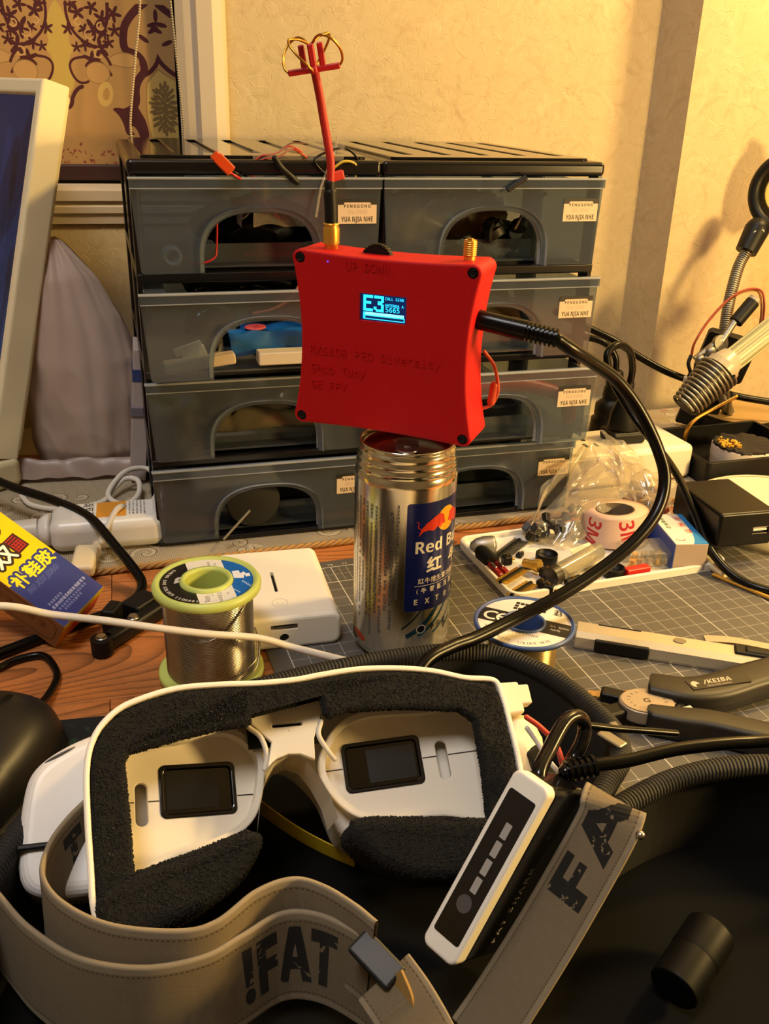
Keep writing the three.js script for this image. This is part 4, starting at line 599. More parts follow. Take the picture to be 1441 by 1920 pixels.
// ---------------------------------------------------------------- head strap: tan woven elastic with black print
const strapC = (letters) => canvas(2048, 256, (g, w, h) => {
  g.fillStyle = '#84745a'; g.fillRect(0, 0, w, h); seed = 66;
  g.fillStyle = '#14110d'; g.save(); g.font = 'bold 190px sans-serif'; for (const [str, x, sx] of letters) { g.save(); g.translate(x, 196); g.scale(sx || 1.1, 1.1); g.fillText(str, 0, 0); g.strokeStyle = '#14110d'; g.lineWidth = 9; g.strokeText(str, 0, 0); g.restore(); } g.restore();
  g.fillStyle = '#84745a'; for (let i = 0; i < 90; i++) { g.save(); g.translate(rr(0, w), rr(40, 216)); g.rotate(rr(-0.5, 0.5)); g.beginPath(); g.moveTo(0, 0); for (let k = 1; k < 6; k++) g.lineTo(k * 9, rr(-7, 7)); g.lineTo(30, 9); g.closePath(); g.fill(); g.restore(); }
  for (let i = 0; i < 9000; i++) { g.fillStyle = `rgba(${rnd() < 0.5 ? '255,240,210' : '20,14,8'},0.10)`; g.fillRect(rr(0, w), rr(0, h), 2, rr(1, 4)); }
  g.fillStyle = '#9c8d74'; g.fillRect(0, 0, w, 20); g.fillRect(0, h - 20, w, 20); g.strokeStyle = '#4a3d2a'; g.lineWidth = 3; for (const y of [26, h - 26]) { g.setLineDash([12, 8]); g.beginPath(); g.moveTo(0, y); g.lineTo(w, y); g.stroke(); }
});
const strapMat = (c, L) => { const m = tex(c, true, [1 / L, 1]), b = tex(clothC, false, [1 / 5, 9]); return std(0xffffff, 0.95, { map: m, bumpMap: b, bumpScale: 0.0002, sheen: 0.3, sheenColor: new THREE.Color(0x8a7a60), sheenRoughness: 0.7 }); };
{
  const t = thing('head_strap', 'tan woven head strap with black lettering looping under the goggles', 'strap');
  const up = (l, h, w) => l.map(([x, z, dx = 0]) => [x, h - w / 2, z]);
  const A = [[-100, -262], [-106, -247], [-108.4, -234], [-106.4, -221.6], [-96.8, -210.6], [-79.5, -202.4], [-58.4, -200.8], [-47.4, -204.8], [-36.8, -217], [-26, -222.4], [-16, -219.6], [-6, -212.6], [0, -207]];
  mesh('inner_band', band(up(A, 56, 34), [0.0, 1, -0.14], 34, 1.7, 120), strapMat(strapC([['T', 120]]), 175), t);
  const B = [[-140, -246], [-129.6, -230], [-119.4, -219.6], [-106.4, -208.4], [-88, -198.2], [-68.2, -195.6], [-51, -200], [-40.6, -208], [-29, -217.2], [-17, -217], [-4, -210], [6, -201]];
  mesh('outer_band', band(up(B, 47, 36), [0.0, 1, -0.1], 36, 1.8, 120), strapMat(strapC([['!FAT', 1520]]), 165), t);
  mesh('slider_buckle', [tr(rb(17, 3, 9, 1.2), [1.5, 46, -203], [18, -46, -16])], std(0x1a1a1c, 0.5), t);
  mesh('end_loop', band([[4, 42, -200], [10, 40, -192], [16, 36, -183], [22, 26, -176], [24, 10, -172]], [0.5, 0.5, -0.6], 20, 1.8, 40), strapMat(strapC([]), 160), t);
  mesh('tan_stitch_tab', band([[7, 45, -199], [10, 41, -194], [11, 36, -190]], [0.7, 0.2, 0.6], 7, 1.2, 20), std(0x8a6a34, 0.8), t);
}
{
  const t = thing('pack_strap', 'tan strap piece with black letters wrapped around the battery pack', 'strap', PK, PE);
  mesh('band', band([[20.4, -52, 4], [20.8, -36, 0], [21.2, -10, -4], [21.2, 20, -6], [20.6, 31, -7], [18.6, 35.6, -10], [16.6, 36, -16]], [-1, 0, -0.12], [22, 22], 1.8, 80), strapMat(strapC([['F', 930, 3.1], ['A', 1290, 3.1]]), 112), t);
  mesh('metal_tip', tr(new THREE.SphereGeometry(1.6, 12, 8), [32, 33, -5]), M.steel, t);
}
// ---------------------------------------------------------------- left side: monitor, bag, bottle, glue box, cables, mouse
{
  const t = thing('monitor', 'cream framed monitor showing a dark blue picture at the left edge', 'monitor', [-293, 30, -645], [-16.5, -41, 0]);
  const cream = std(0xe6dab6, 0.45);
  const fr = new THREE.Shape([[-145, 0], [0, 0], [0, 270], [-145, 270]].map(([x, y]) => new THREE.Vector2(x, y))); fr.holes.push(new THREE.Path([[-137, 14], [-8, 14], [-8, 259], [-137, 259]].map(([x, y]) => new THREE.Vector2(x, y))));
  mesh('bezel', ext(fr, 22, 2.5, 3).translate(0, 0, -22), cream, t); mesh('back_cover', bx(-140, -5, 5, 265, -26, -18, 2), cream, t);
  const sc = canvas(512, 256, (g, w, h) => { g.fillStyle = '#132448'; g.fillRect(0, 0, w, h); seed = 31; for (let i = 0; i < 60; i++) { g.fillStyle = `rgba(${rnd() < 0.5 ? '30,55,100' : '6,10,20'},0.35)`; g.beginPath(); g.ellipse(rr(0, w), rr(0, h), rr(10, 90), rr(6, 40), rr(0, 3), 0, 7); g.fill(); } });
  mesh('screen', faceUV(bx(-137, -8, 14, 259, -5, -4, 0), 'xy', [-137, -8, 14, 259]), std(0x05070c, 0.25, { emissive: 0xffffff, emissiveMap: tex(sc), emissiveIntensity: 0.7 }), t);
}
solo('riser_block', 'cream riser block under the monitor at the left edge', 'riser', [tr(rb(150, 24, 56, 6), [0, 12.1, 0])], std(0xd0c39c, 0.45), [-352, 2.5, -688], [0, -41, 0]);
{ // crumpled translucent shopping bag
  const t = thing('plastic_bag', 'crumpled grey translucent plastic bag behind the monitor', 'plastic bag', [-239, 3, -710], [0, 12, 0]);
  const prof = [[0, 38, 22], [0.1, 43, 28], [0.3, 45, 30], [0.5, 45, 28], [0.68, 38, 24], [0.84, 27, 18], [1, 7, 6]];
  const at = (v) => { let i = 0; while (i < prof.length - 2 && v > prof[i + 1][0]) i++; const f = (v - prof[i][0]) / (prof[i + 1][0] - prof[i][0]); return [prof[i][1] + (prof[i + 1][1] - prof[i][1]) * f, prof[i][2] + (prof[i + 1][2] - prof[i][2]) * f]; };
  const g = grid(96, 70, (u, v) => { const [a, b] = at(v), an = u * 2 * PI, y = v * 178; const fold = 5 * noise.noise(Math.cos(an) * 1.3, Math.sin(an) * 1.3, v * 1.6) + 4 * Math.abs(noise.noise(Math.cos(an) * 2.2 + 7, Math.sin(an) * 2.2 + v, v * 1.2)) - 3 + 2.4 * Math.pow(1 - Math.abs(noise.noise(Math.cos(an) * 1.4 + v * 2.6, Math.sin(an) * 1.4 - v * 1.8, 5)), 6) * (1 - v); return [Math.cos(an) * (a + fold) - 12 * v * v, y + 4 * noise.noise(an, v * 4, 2), Math.sin(an) * (b + fold)]; });
  mesh('film', g, std(0xc9b4a6, 0.38, { transmission: 0.25, thickness: 0, side: THREE.DoubleSide }), t);
  mesh('folded_base', grid(60, 12, (u, v) => [-52 + u * 104 + 3 * noise.noise(u * 9, v, 3), 3 + 13 * Math.sin(v * PI) + 3 * noise.noise(u * 7, v * 3, 8), 22 + 16 * v]), std(0xa8948a, 0.4, { transmission: 0.25, thickness: 0, side: THREE.DoubleSide }), t);
  mesh('contents', tr(rb(48, 96, 22, 6), [-4, 52, -2]), std(0x5a4a44, 0.8), t);
}
{
  const t = thing('carton', 'white carton with a blue stripe leaning between bag and drawers', 'carton', [-198, 2.6, -690], [0, 15.2, -6]);
  mesh('board', rb(12, 104, 40, 1).translate(0, 54, 0), std(0xa89c98, 0.6), t); mesh('stripe', rb(12.4, 10, 40.4, 0.6).translate(0, 86, 0), std(0x2c3c70, 0.6), t); mesh('lid_edge', rb(14, 8, 42, 1).translate(0, 58, 0), std(0x6a6470, 0.6), t);
}
{
  const t = thing('glue_bottle', 'white squeeze bottle with an orange label lying on the runner', 'bottle', [-190, 2.6, -568], [0, 15, 0]);
  const w = std(0xd9d6d0, 0.3);
  mesh('body', tr(rb(74, 23, 36, 8, 5), [4, 12, 0]), w, t);
  mesh('shoulder', tr(lathe([[0.1, 0], [10.6, 0], [10, 4], [8, 7], [6.6, 9], [0.1, 9]], 32), [-32, 12, 0], [0, 0, 90], [1, 1, 1.3]), w, t);
  mesh('cap', [tr(cy(7.6, 8.2, 16, 24), [-49, 12, 0], [0, 0, 90])], std(0xc8c3ba, 0.4), t);
  const lc = canvas(512, 256, (g, W2, H2) => { g.fillStyle = '#e2dfd8'; g.fillRect(0, 0, W2, H2); g.fillStyle = '#d9942c'; g.fillRect(150, 0, 190, H2); g.save(); g.translate(126, 240); g.rotate(-PI / 2); hans(g, '白乳胶', 10, -62, 70, 10, '#25211c', 1.15); g.restore(); g.fillStyle = '#555'; for (let i = 0; i < 5; i++) for (let k = 0; k < 12; k++) g.fillRect(356 + i * 24, 12 + k * 20, 10, rr(6, 16)); });
  mesh('label', faceUV(rb(52, 0.4, 24, 0.2).translate(8, 23.4, 0), 'xz', [-18, 34, 12, -12]), std(0xffffff, 0.5, { map: tex(lc) }), t);
}
{ // glue carton leaning towards the viewer
  const W2 = 35, L2 = 110, T2 = 23.4, t = thing('glue_box', 'yellow and blue glue carton leaning at the left edge', 'box', [-170.4, 19.5, -430], [-54.5, 48.8, 23]);
  const fc = canvas(400, 1257, (g, w, h) => {
    const Y = (mm) => h - mm * w / W2, X = (mm) => mm * w / W2, s = w / W2;
    g.fillStyle = '#e3c400'; g.fillRect(0, 0, w, h); g.fillStyle = '#23327c'; g.beginPath(); g.moveTo(0, h); g.lineTo(w, h); g.lineTo(w, Y(33)); g.lineTo(0, Y(36)); g.fill();
    for (const [lw, c] of [[44, '#23327c'], [15, '#f0d51c']]) hans(g, '补鞋胶', X(2.8), Y(39.5), 9 * s, lw, c, 1.12);
    g.strokeStyle = '#5a68a4'; g.lineWidth = 2.5; g.font = 'italic bold 50px sans-serif'; g.strokeText('BU XIE JIAO', X(4), Y(25.4), X(29));
    hans(g, '广东双赢必达胶粘剂有限公司', X(5), Y(12.4), 2.05 * s, 12, '#b9c0dc', 1.04); hans(g, '全球集团公司', X(5), Y(15.2), 1.7 * s, 12, '#98a2cc', 1.1); hans(g, '地址电话传真网址邮编号码', X(7), Y(9.4), 1.5 * s, 12, '#8f9ac6', 1.3); hans(g, '厂家直销质量保证', X(9), Y(7.2), 1.4 * s, 12, '#8f9ac6', 1.3);
    for (const [lw, c] of [[34, '#2a1a0c'], [13, '#f2efe2']]) han(g, '双', X(6), Y(58), 13 * s, lw, c);
    g.fillStyle = '#3a0d10'; g.save(); g.translate(X(24.2), Y(51.6)); g.rotate(-0.05); g.fillRect(-X(4.6), -X(5.6), X(9.2), X(11.2)); g.fillStyle = '#a01c20'; for (let i = 0; i < 6; i++) g.fillRect(-X(3.4), -X(4.8) + i * X(1.7), X(6.8), X(0.8)); for (let i = 0; i < 4; i++) g.fillRect(-X(3.2) + i * X(2), -X(1), X(0.8), X(5)); g.restore();
    g.strokeStyle = '#2a1a0c'; g.lineWidth = 12; g.fillStyle = '#f0d51c'; g.beginPath(); g.ellipse(X(20), Y(66), X(6), X(5), 0, 0, 7); g.fill(); g.stroke(); g.fillStyle = '#2a1a0c'; g.beginPath(); g.ellipse(X(20), Y(66), X(3), X(2.4), 0, 0, 7); g.fill();
  });
  mesh('carton', rb(W2, L2, T2, 0.5).translate(W2 / 2, L2 / 2, -T2 / 2), std(0x9a6a3c, 0.6), t);
  mesh('front_print', faceUV(bx(0.1, W2 - 0.1, 0.1, L2 - 0.1, -0.1, 0.15, 0), 'xy', [0, W2, 0, L2]), std(0xffffff, 0.35, { map: tex(fc) }), t);
  const ec = canvas(256, 172, (g, w, h) => { g.fillStyle = '#d98c14'; g.fillRect(0, 0, w, h); g.fillStyle = '#e3c400'; g.fillRect(0, 0, w, 50); g.fillStyle = '#b8381c'; g.beginPath(); g.moveTo(40, h); g.lineTo(90, 60); g.lineTo(w, 60); g.lineTo(w, h); g.fill(); });
  mesh('end_print', faceUV(bx(0.1, W2 - 0.1, -0.15, 0.1, -T2 + 0.1, -0.1, 0), 'xz', [0, W2, -T2, 0]), std(0xffffff, 0.4, { map: tex(ec) }), t);
  const sc = canvas(512, 128, (g, w, h) => { g.fillStyle = '#8c6038'; g.fillRect(0, 0, w, h); g.strokeStyle = '#5d3d20'; g.lineWidth = 4; g.beginPath(); g.roundRect(14, 16, 250, 96, 30); g.stroke(); hans(g, '使用方法说明', 40, 40, 30, 10, '#5d3d20', 1.1); });
  mesh('side_print', faceUV(bx(-0.15, 0.1, 0.1, L2 - 0.1, -T2 + 0.1, -0.1, 0), 'yz', [0, L2, -T2, 0]), std(0xffffff, 0.6, { map: tex(sc) }), t);
}
{ // white charging cable with plug
  const t = thing('usb_cable', 'white charging cable coiled before the bag with a thick plug', 'cable');
  mesh('cord', tube([[-269, 6, -632], [-256, 5, -618], [-232, 5, -613], [-208, 6, -625], [-203, 10, -641], [-197, 14, -652], [-187, 13, -651], [-183, 9, -634], [-190, 6, -622], [-204, 10, -630], [-198, 18, -655], [-184, 16, -668], [-172, 10, -655], [-170, 8, -628], [-173, 10, -596], [-177, 28, -570], [-181, 22, -552], [-184, 14, -544]], 2, 150, 10), M.cableWhite, t);
  mesh('plug', [tr(rb(15, 9, 28, 3, 4), [-190, 9, -527], [6, 8, 0]), tr(cy(2.4, 3.6, 9, 16), [-186.4, 11.4, -541], [-80, 10, 0])], std(0xd8c9a8, 0.45), t);
}
solo('white_cable', 'long thin white cord crossing in front of the green spool', 'cord', [tube([[-215, 60, -372], [-176, 66, -372], [-155, 58, -379], [-129, 56, -378], [-104, 52, -379], [-83, 46, -385], [-61, 37, -397], [-46, 28, -404], [-30, 29, -396], [-12, 35, -380], [-2, 38, -372]], 1.85, 120, 10)], M.cableWhite);
solo('black_cable', 'black cord curving from the monitor to the black bracket', 'cord', [tube([[-330, 30, -640], [-286, 30, -613], [-257, 28, -596], [-224, 26, -580], [-194, 26, -556], [-170, 18, -530], [-154, 10, -513], [-148, 6, -504], [-148, 4, -491], [-155, 3.6, -478], [-165, 3.4, -468], [-184, 3.4, -450], [-210, 3.4, -424]], 3.1, 140, 12)], M.cable);
{
  const t = thing('clamp_bracket', 'small black plastic bracket with two screws beside the green spool', 'bracket', [-139, 0, -460], [0, 62, 0]);
  mesh('arm', [tr(rb(56, 9, 10, 3), [-2, 6, 0]), tr(cy(6, 6, 9, 24), [-29, 6, 0])], M.black, t);
  mesh('jaw', [tr(rb(20, 12, 14, 2), [12, 7, -9]), tr(rb(14, 16, 8, 2), [-8, 9, -12], [0, 20, 0])], M.black, t);
  for (const x of [-29, -4]) mesh('screw', [tr(cy(2.6, 2.6, 2, 6), [x, 11.2, 0]), tr(torus(2.8, 0.5, 6, 20), [x, 10.8, 0])], M.steel, t);
}
{ // mouse on its pad
  const pc = canvas(512, 512, (g, w) => { g.fillStyle = '#0b0b0a'; g.fillRect(0, 0, w, w); seed = 8; for (let i = 0; i < 90; i++) { g.fillStyle = `rgba(34,${60 + rr(0, 40)},50,${rr(0.3, 0.7)})`; g.beginPath(); g.ellipse(rr(330, 512), rr(0, 200), rr(2, 9), rr(2, 6), rr(0, 3), 0, 7); g.fill(); } });
  solo('mouse_pad', 'black mouse pad with a green print under the mouse', 'mouse pad', [faceUV(bx(-160, 40, 0, 2.4, -20, 180, 1), 'xz', [-160, 40, 180, -20])], std(0xffffff, 0.9, { map: tex(pc) }), [-158, 0, -352], [0, 12, 0]);
  const t = thing('computer_mouse', 'black computer mouse at the left edge beside the goggles', 'mouse', [-179, 2.4, -312], [0, -14, 0]);
  const g = grid(64, 40, (u, v) => { const a = u * 2 * PI, q = v * PI / 2, cx = Math.sign(Math.cos(a)) * Math.pow(Math.abs(Math.cos(a)), 0.75), sz = Math.sign(Math.sin(a)) * Math.pow(Math.abs(Math.sin(a)), 0.75), k = Math.pow(Math.cos(q), 0.45); return [cx * 32 * k, 29 * Math.pow(Math.sin(q), 0.7) * (1 - 0.12 * sz), sz * 56 * k]; });
  mesh('shell', g, std(0x0c0c0c, 0.42), t);
  mesh('button_seam', tube([[0, 29.4, -8], [0, 29, -30], [0, 24, -46], [0, 14, -54]], 0.5, 30, 6), M.black, t);
  mesh('scroll_wheel', tr(cy(8, 8, 6, 28), [0, 25, -34], [0, 0, 90]), M.rubber, t);
  mesh('side_skirt', tr(new THREE.TorusGeometry(1, 0.09, 8, 60), [0, 6, 0], [90, 0, 0], [32, 56, 20]), M.blackGloss, t);
}
solo('mouse_cable', 'thin black mouse cable looping on the wood', 'cable', [tube([[-166, 12, -367], [-167, 5, -386], [-168.6, 2.6, -406], [-174, 2.4, -418], [-184, 2.4, -428], [-196, 2.4, -423], [-206, 2.4, -412], [-230, 2.4, -400]], 2, 80, 10)], M.cable);
// ---------------------------------------------------------------- white parts tray and what lies in it
const TC = [141, 1.2, -570], TRY = 20, UT = [Math.cos(R(TRY)), -Math.sin(R(TRY))], NT = [Math.sin(R(TRY)), Math.cos(R(TRY))];
{
  const t = thing('parts_tray', 'shallow white plastic tray of electronic parts on the mat', 'tray', TC, [0, TRY, 0]);
  const o = rrect(-81, 81, -43, 43, 9), rim = rrect(-81, 81, -43, 43, 9); rim.holes.push(new THREE.Path(rrect(-78.6, 78.6, -40.6, 40.6, 7).getPoints(8)));
  mesh('floor', ext(o, 1.3, 0.3).rotateX(-PI / 2), std(0xd9d7d2, 0.4), t); mesh('rim', ext(rim, 5, 0.8, 3).rotateX(-PI / 2).translate(0, 0.6, 0), std(0xdedad0, 0.35), t);
}
const TY = 2.55;
solo('cone_nut', 'silver bullet-shaped prop nut in the tray corner', 'nut', [tr(lathe([[0.1, 0], [2.6, 0], [2.6, 1.5], [6.4, 1.5], [6.6, 3], [6.4, 9], [5, 14], [2.6, 17.4], [0.1, 18.4]], 36), [0, 0, 0], [0, 0, 90])], std(0xb5b3b0, 0.42, { metalness: 0.9 }), [76, TY + 6.6, -566], [0, 8, 0]);
function header(n, rows, long) { const g = [rb(n * 2.1, 2.3, 2.3 * rows, 0.3)], p = []; for (let i = 0; i < n; i++) for (let r = 0; r < rows; r++) { const x = (i - (n - 1) / 2) * 2.1, y = r * 2.3 - (rows - 1) * 1.15; p.push(bx(x - 0.42, x + 0.42, -0.4, 0.4, y, y + long, 0), bx(x - 0.42, x + 0.42, -0.4, 0.4, y - 4, y, 0)); } return [g, p]; }
function pinHeader(label, n, pos, ry, long, pinMat) { const t = thing('pin_header', label, 'connector', pos, [0, ry, 0], 'loose pin headers in the tray'); const [g, p] = header(n, 1, long); mesh('housing', g, M.black, t); mesh('pins', p, pinMat, t).userData.kind = 'stuff'; }
pinHeader('long black pin header strip near the silver cone nut', 16, [85.5, TY + 1.6, -572], 56, 7, M.dullSteel);
pinHeader('gold pin header, the upper of two beside the gold connector', 12, [82, TY + 4.6, -527], 50, 5, M.gold);
pinHeader('gold pin header, the lower of two at the tray edge', 11, [87, TY + 2.6, -513], 50, 5, M.gold);
{
  const t = thing('threaded_connector', 'short gold threaded antenna connector lying in the tray', 'connector', [97, TY + 5.6, -541], [0, -38, 8]);
  mesh('barrel', [tr(cy(3, 3, 10, 24), [-1, 0, 0], [0, 0, 90]), tr(cy(2.2, 2.2, 0.6, 20), [-6.2, 0, 0], [0, 0, 90])], M.gold, t); mesh('nut', tr(cy(4.4, 4.4, 3, 6), [4.4, 0, 0], [0, 0, 90]), M.gold, t); mesh('flange', tr(cy(4, 4, 0.8, 24), [2.4, 0, 0], [0, 0, 90]), M.gold, t);
}
const capG = () => [lathe([[0.1, 0], [7, 0], [7.4, 1], [7.4, 6], [6.4, 6.2], [6.2, 2], [0.1, 1.6]], 36)];
solo('bottle_cap', 'round black cap standing open behind the gold connector', 'cap', capG(), M.black, [109, TY, -557], [0, 0, 0], 'black caps in the tray');
solo('bottle_cap', 'round black cap lying beside the red block', 'cap', capG(), M.black, [150, TY, -540], [0, 0, 0], 'black caps in the tray');
solo('red_block', 'small red plastic block at the front of the tray', 'block', [rb(18, 6, 6, 0.8)], std(0xb81d14, 0.4), [165.5, TY + 3.1, -541], [0, 22, 0]);
{
  const t = thing('clear_vial', 'clear plastic vial with a paper slip lying in the tray', 'vial', [126, TY + 6.6, -543], [0, 40, 6]);
  mesh('tube_wall', tr(lathe([[5.2, -23], [5.9, -23], [5.9, 22], [5.2, 23], [0.1, 23.4]], 32), [0, 0, 0], [0, 0, -90]), std(0xc9c4b4, 0.12, { transmission: 0.78, thickness: 0, side: THREE.DoubleSide }), t);
  mesh('dark_cap', tr(lathe([[0.1, -25], [6.2, -25], [6.3, -24], [6.3, -18], [5.8, -17.6]], 32), [0, 0, 0], [0, 0, -90]), std(0x2a221a, 0.4), t);
  mesh('paper_slip', tr(rb(24, 0.4, 8, 0.1), [2, -1, 0], [20, 0, 0]), std(0xd8cfae, 0.8), t);
}
solo('paper_scrap', 'cream paper scrap behind the clear vial', 'paper', [rb(20, 0.5, 7, 0.2)], std(0xd9cfae, 0.8), [133, TY + 8, -560], [22, 38, 0]);
{
  const t = thing('component_case', 'clear plastic case of shiny metal parts in the tray', 'case', [177, TY, -560], [0, 12, 0]);
  mesh('clear_box', tr(rb(36, 12, 24, 1.5), [0, 6.2, 0]), std(0xf0eee6, 0.12, { transmission: 0.9, thickness: 0, side: THREE.DoubleSide }), t);
  seed = 17; for (let i = 0; i < 10; i++) { const x = -13 + (i % 5) * 6.2, z = i < 5 ? 5 : -4; mesh('metal_part', [tr(cy(2.3, 2.3, 4, 14), [x, 3.4, z], [0, 0, 0]), tr(rb(4.6, 1, 4.6, 0.2), [x, 1.2, z])], i % 3 ? M.steel : M.gold, t); }
}
{ // jumble of black connectors with red ends
  const t = thing('red_black_plug', 'black plug with a dark red end lying at the tray rim', 'plug', [72, TY + 5, -541], [0, -64, -6]);
  mesh('barrel', [tr(cy(5.4, 5.4, 13, 24), [-8, 0, 0], [0, 0, 90]), tr(cy(4, 4, 4, 20), [-16, 0, 0], [0, 0, 90])], M.black, t); mesh('red_insert', [tr(rb(15, 5, 4, 1.2), [6, -1, 2.2]), tr(rb(15, 5, 4, 1.2), [6, -1, -2.8])], std(0x7a1414, 0.35), t); for (const z of [2.4, -2.6]) mesh('contact', tr(rb(6, 1.2, 1.4, 0.3), [4, 2.2, z]), M.steel, t);
}
const JUNK = [['black cube connector between cone nut and pin headers', 82, -552, 6, 6, 6, 20], ['black rounded connector under the gold connector', 96, -548, 8, 4.5, 6, -15], ['black barrel connector right of the gold pin headers', 106, -535, 8, 6.5, 7, 30], ['small black connector at the tray front by the cable', 104, -514, 6.5, 6, 6, -20], ['flat black chip below the long pin header', 92, -563, 6, 2.6, 4.4, 60], ['thin black connector in front of the clear vial', 122, -529, 14, 3.4, 3.4, 36], ['small black stub near the red block', 134, -526, 4.4, 6, 4.4, 10], ['black connector with brass tip right of the lower pin header', 101, -521, 6, 5, 6, 45]];
for (const [label, x, z, a, b, c, ry] of JUNK) { const t = thing('small_connector', label, 'connector', [x, TY, z], [0, ry, 0], 'loose black connectors in the tray'); mesh('housing', [tr(rb(a, b, c, 1), [0, b / 2 + 0.05, 0])], M.black, t); mesh('contact', [tr(cy(1, 1, 3, 12), [a / 2 + 1, b / 2, 0], [0, 0, 90]), tr(cy(0.8, 0.8, 1.2, 10), [0, b + 0.4, 0])], rnd() < 0.5 ? M.brass : M.dullSteel, t); }
// ---------------------------------------------------------------- bags, tape, boxes behind the tray
function peak(pts, nu = 40, nv = 40, amp = 3, s = 0) {      // crumpled film stretched between four corners with a bulge
  const [a, b, c, d] = pts; return grid(nu, nv, (u, v) => { const p = [0, 1, 2].map((k) => (a[k] * (1 - u) + b[k] * u) * (1 - v) + (d[k] * (1 - u) + c[k] * u) * v), w = 4 * Math.sin(u * PI) * Math.sin(v * PI); const q = Math.abs(noise.noise(u * 2.4 + s, v * 2.4, 1)) + 0.22 * Math.abs(noise.noise(u * 6, v * 5 + s, 4)); return [p[0] + amp * noise.noise(u * 2.5, v * 2.5, s + 3), Math.max(p[1] + amp * (2.0 * q - 0.4) + w * amp * 0.4, 2.8), p[2] + amp * noise.noise(v * 2.5 + s, u * 2.5, 9)]; });
}
const filmB = std(0xe9e2d2, 0.1, { transmission: 0.84, thickness: 0, ior: 1.45, side: THREE.DoubleSide });
{
  const t = thing('parts_bag', 'clear bag of black components with a tall peak beside the tray', 'plastic bag');
  mesh('film', [peak([[100, 6, -584], [150, 52, -653], [176, 26, -626], [128, 6, -572]], 44, 44, 5, 1), peak([[100, 4, -586], [112, 30, -618], [150, 52, -653], [96, 3, -600]], 30, 30, 4, 5), peak([[150, 52, -653], [172, 50, -676], [192, 20, -628], [172, 22, -620]], 30, 30, 4, 9)], filmB, t);
  seed = 23; for (let i = 0; i < 48; i++) { const k = rnd(), x = 102 + 34 * k + rr(-5, 5), z = -590 - 14 * k + rr(-9, 14), s = rr(2.2, 4.4); mesh('component', tr(rb(s * 1.6, s, s * 1.2, 0.5), [x, TY + 3 + rr(0, 6 + 12 * k), z], [rr(0, 90), rr(0, 180), rr(0, 90)]), i % 4 === 0 ? M.dullSteel : std(0x17140f, 0.35), t); }
}
{
  const t = thing('spare_parts_bag', 'glossy clear bag of parts in front of the power strip', 'plastic bag');
  mesh('film', [peak([[168, 40, -676], [212, 22, -672], [214, 5, -622], [176, 10, -630]], 44, 36, 6, 14), peak([[164, 54, -684], [196, 34, -690], [218, 6, -640], [180, 10, -640]], 36, 36, 4, 21)], filmB, t);
  seed = 29; for (let i = 0; i < 16; i++) { const s = rr(3, 6); mesh('component', tr(rb(s * 1.5, s, s, 0.8), [rr(176, 210), rr(6, 20), rr(-666, -630)], [rr(0, 90), rr(0, 180), 0]), [M.dullSteel, M.black, std(0x6a2418, 0.4), M.brass][i % 4], t); }
}
{
  const t = thing('tape_roll', 'roll of white tape with red print lying by the tray', 'tape', [163, 2.6, -597], [-5, 0, 4]);
  const c3 = canvas(1024, 160, (g, w, h) => { g.fillStyle = '#d8b8a4'; g.fillRect(0, 0, w, h); g.fillStyle = '#b51c2c'; for (let i = 0; i < 6; i++) { g.save(); g.translate(60 + i * 171, 60); g.rotate(PI / 2 + (i % 2 ? 0.25 : -0.15)); g.font = 'bold 104px sans-serif'; g.fillText('3M', -56, 30); g.restore(); } });
  const tm = tex(c3, true, [1, 1]); tm.offset.x = 0.04;
  mesh('outer_wrap', tr(cy(23.5, 23.5, 21, 72, true), [0, 10.8, 0]), std(0xffffff, 0.5, { map: tm }), t);
  mesh('side', tr(lathe([[13.4, 0], [23.4, 0.2], [23.4, 20.8], [13.4, 21.3]], 72), [0, 0, 0]), std(0xc9a896, 0.55), t); mesh('core', lathe([[12, 0], [13.5, 0], [13.5, 21.4], [12, 21.4], [12, 0]], 56), std(0x6a5a44, 0.8), t);
}
{
  const t = thing('small_carton', 'small blue and white carton standing at the tray end', 'carton', [199, 2.6, -572], [0, 6, 0]);
  mesh('board', [rb(22.5, 19.5, 47, 0.6).translate(0, 10, 0)], std(0xa79384, 0.7), t);
  const pc = canvas(256, 512, (g, w, h) => { g.fillStyle = '#dcd6cc'; g.fillRect(0, 0, w, h); g.fillStyle = '#2d7fc4'; g.beginPath(); g.moveTo(w, 0); g.lineTo(w, h); g.lineTo(140, h); g.quadraticCurveTo(230, h - 140, 210, 0); g.fill(); g.save(); g.translate(150, 50); hans(g, '日', 0, 0, 64, 12, '#c24a24'); hans(g, '用', 0, 110, 64, 12, '#c24a24'); hans(g, '品', 0, 220, 64, 12, '#c24a24'); g.restore(); for (let i = 0; i < 4; i++) han(g, '·', 34, 60 + i * 50, 40, 16, '#3d6a3c'); g.strokeStyle = '#b02a2a'; g.lineWidth = 8; g.beginPath(); g.arc(70, 420, 36, 0.4, 3); g.stroke(); });
  mesh('top_print', faceUV(bx(-11, 11, 19.6, 19.95, -23.3, 23.3, 0), 'xz', [-11, 11, 23.3, -23.3]), std(0xffffff, 0.45, { map: tex(pc) }), t);
  mesh('side_print', bx(-11.5, -11.2, 0.6, 19.4, -23.3, 23.3, 0), std(0x27479c, 0.45), t);
}
solo('wax_stick', 'cream round stick lying beside the small carton', 'stick', [tr(cy(3.6, 3.6, 40, 20), [0, 0, 0], [90, 0, 0])], std(0xd8ceb0, 0.5), [216, 4.9, -561], [0, 24, 0]);
solo('brass_rod', 'thin brass rod lying on the mat at the right edge', 'rod', [bar([217, 2.6, -545], [252, 2.6, -506], 1.35, 12)], M.gold);
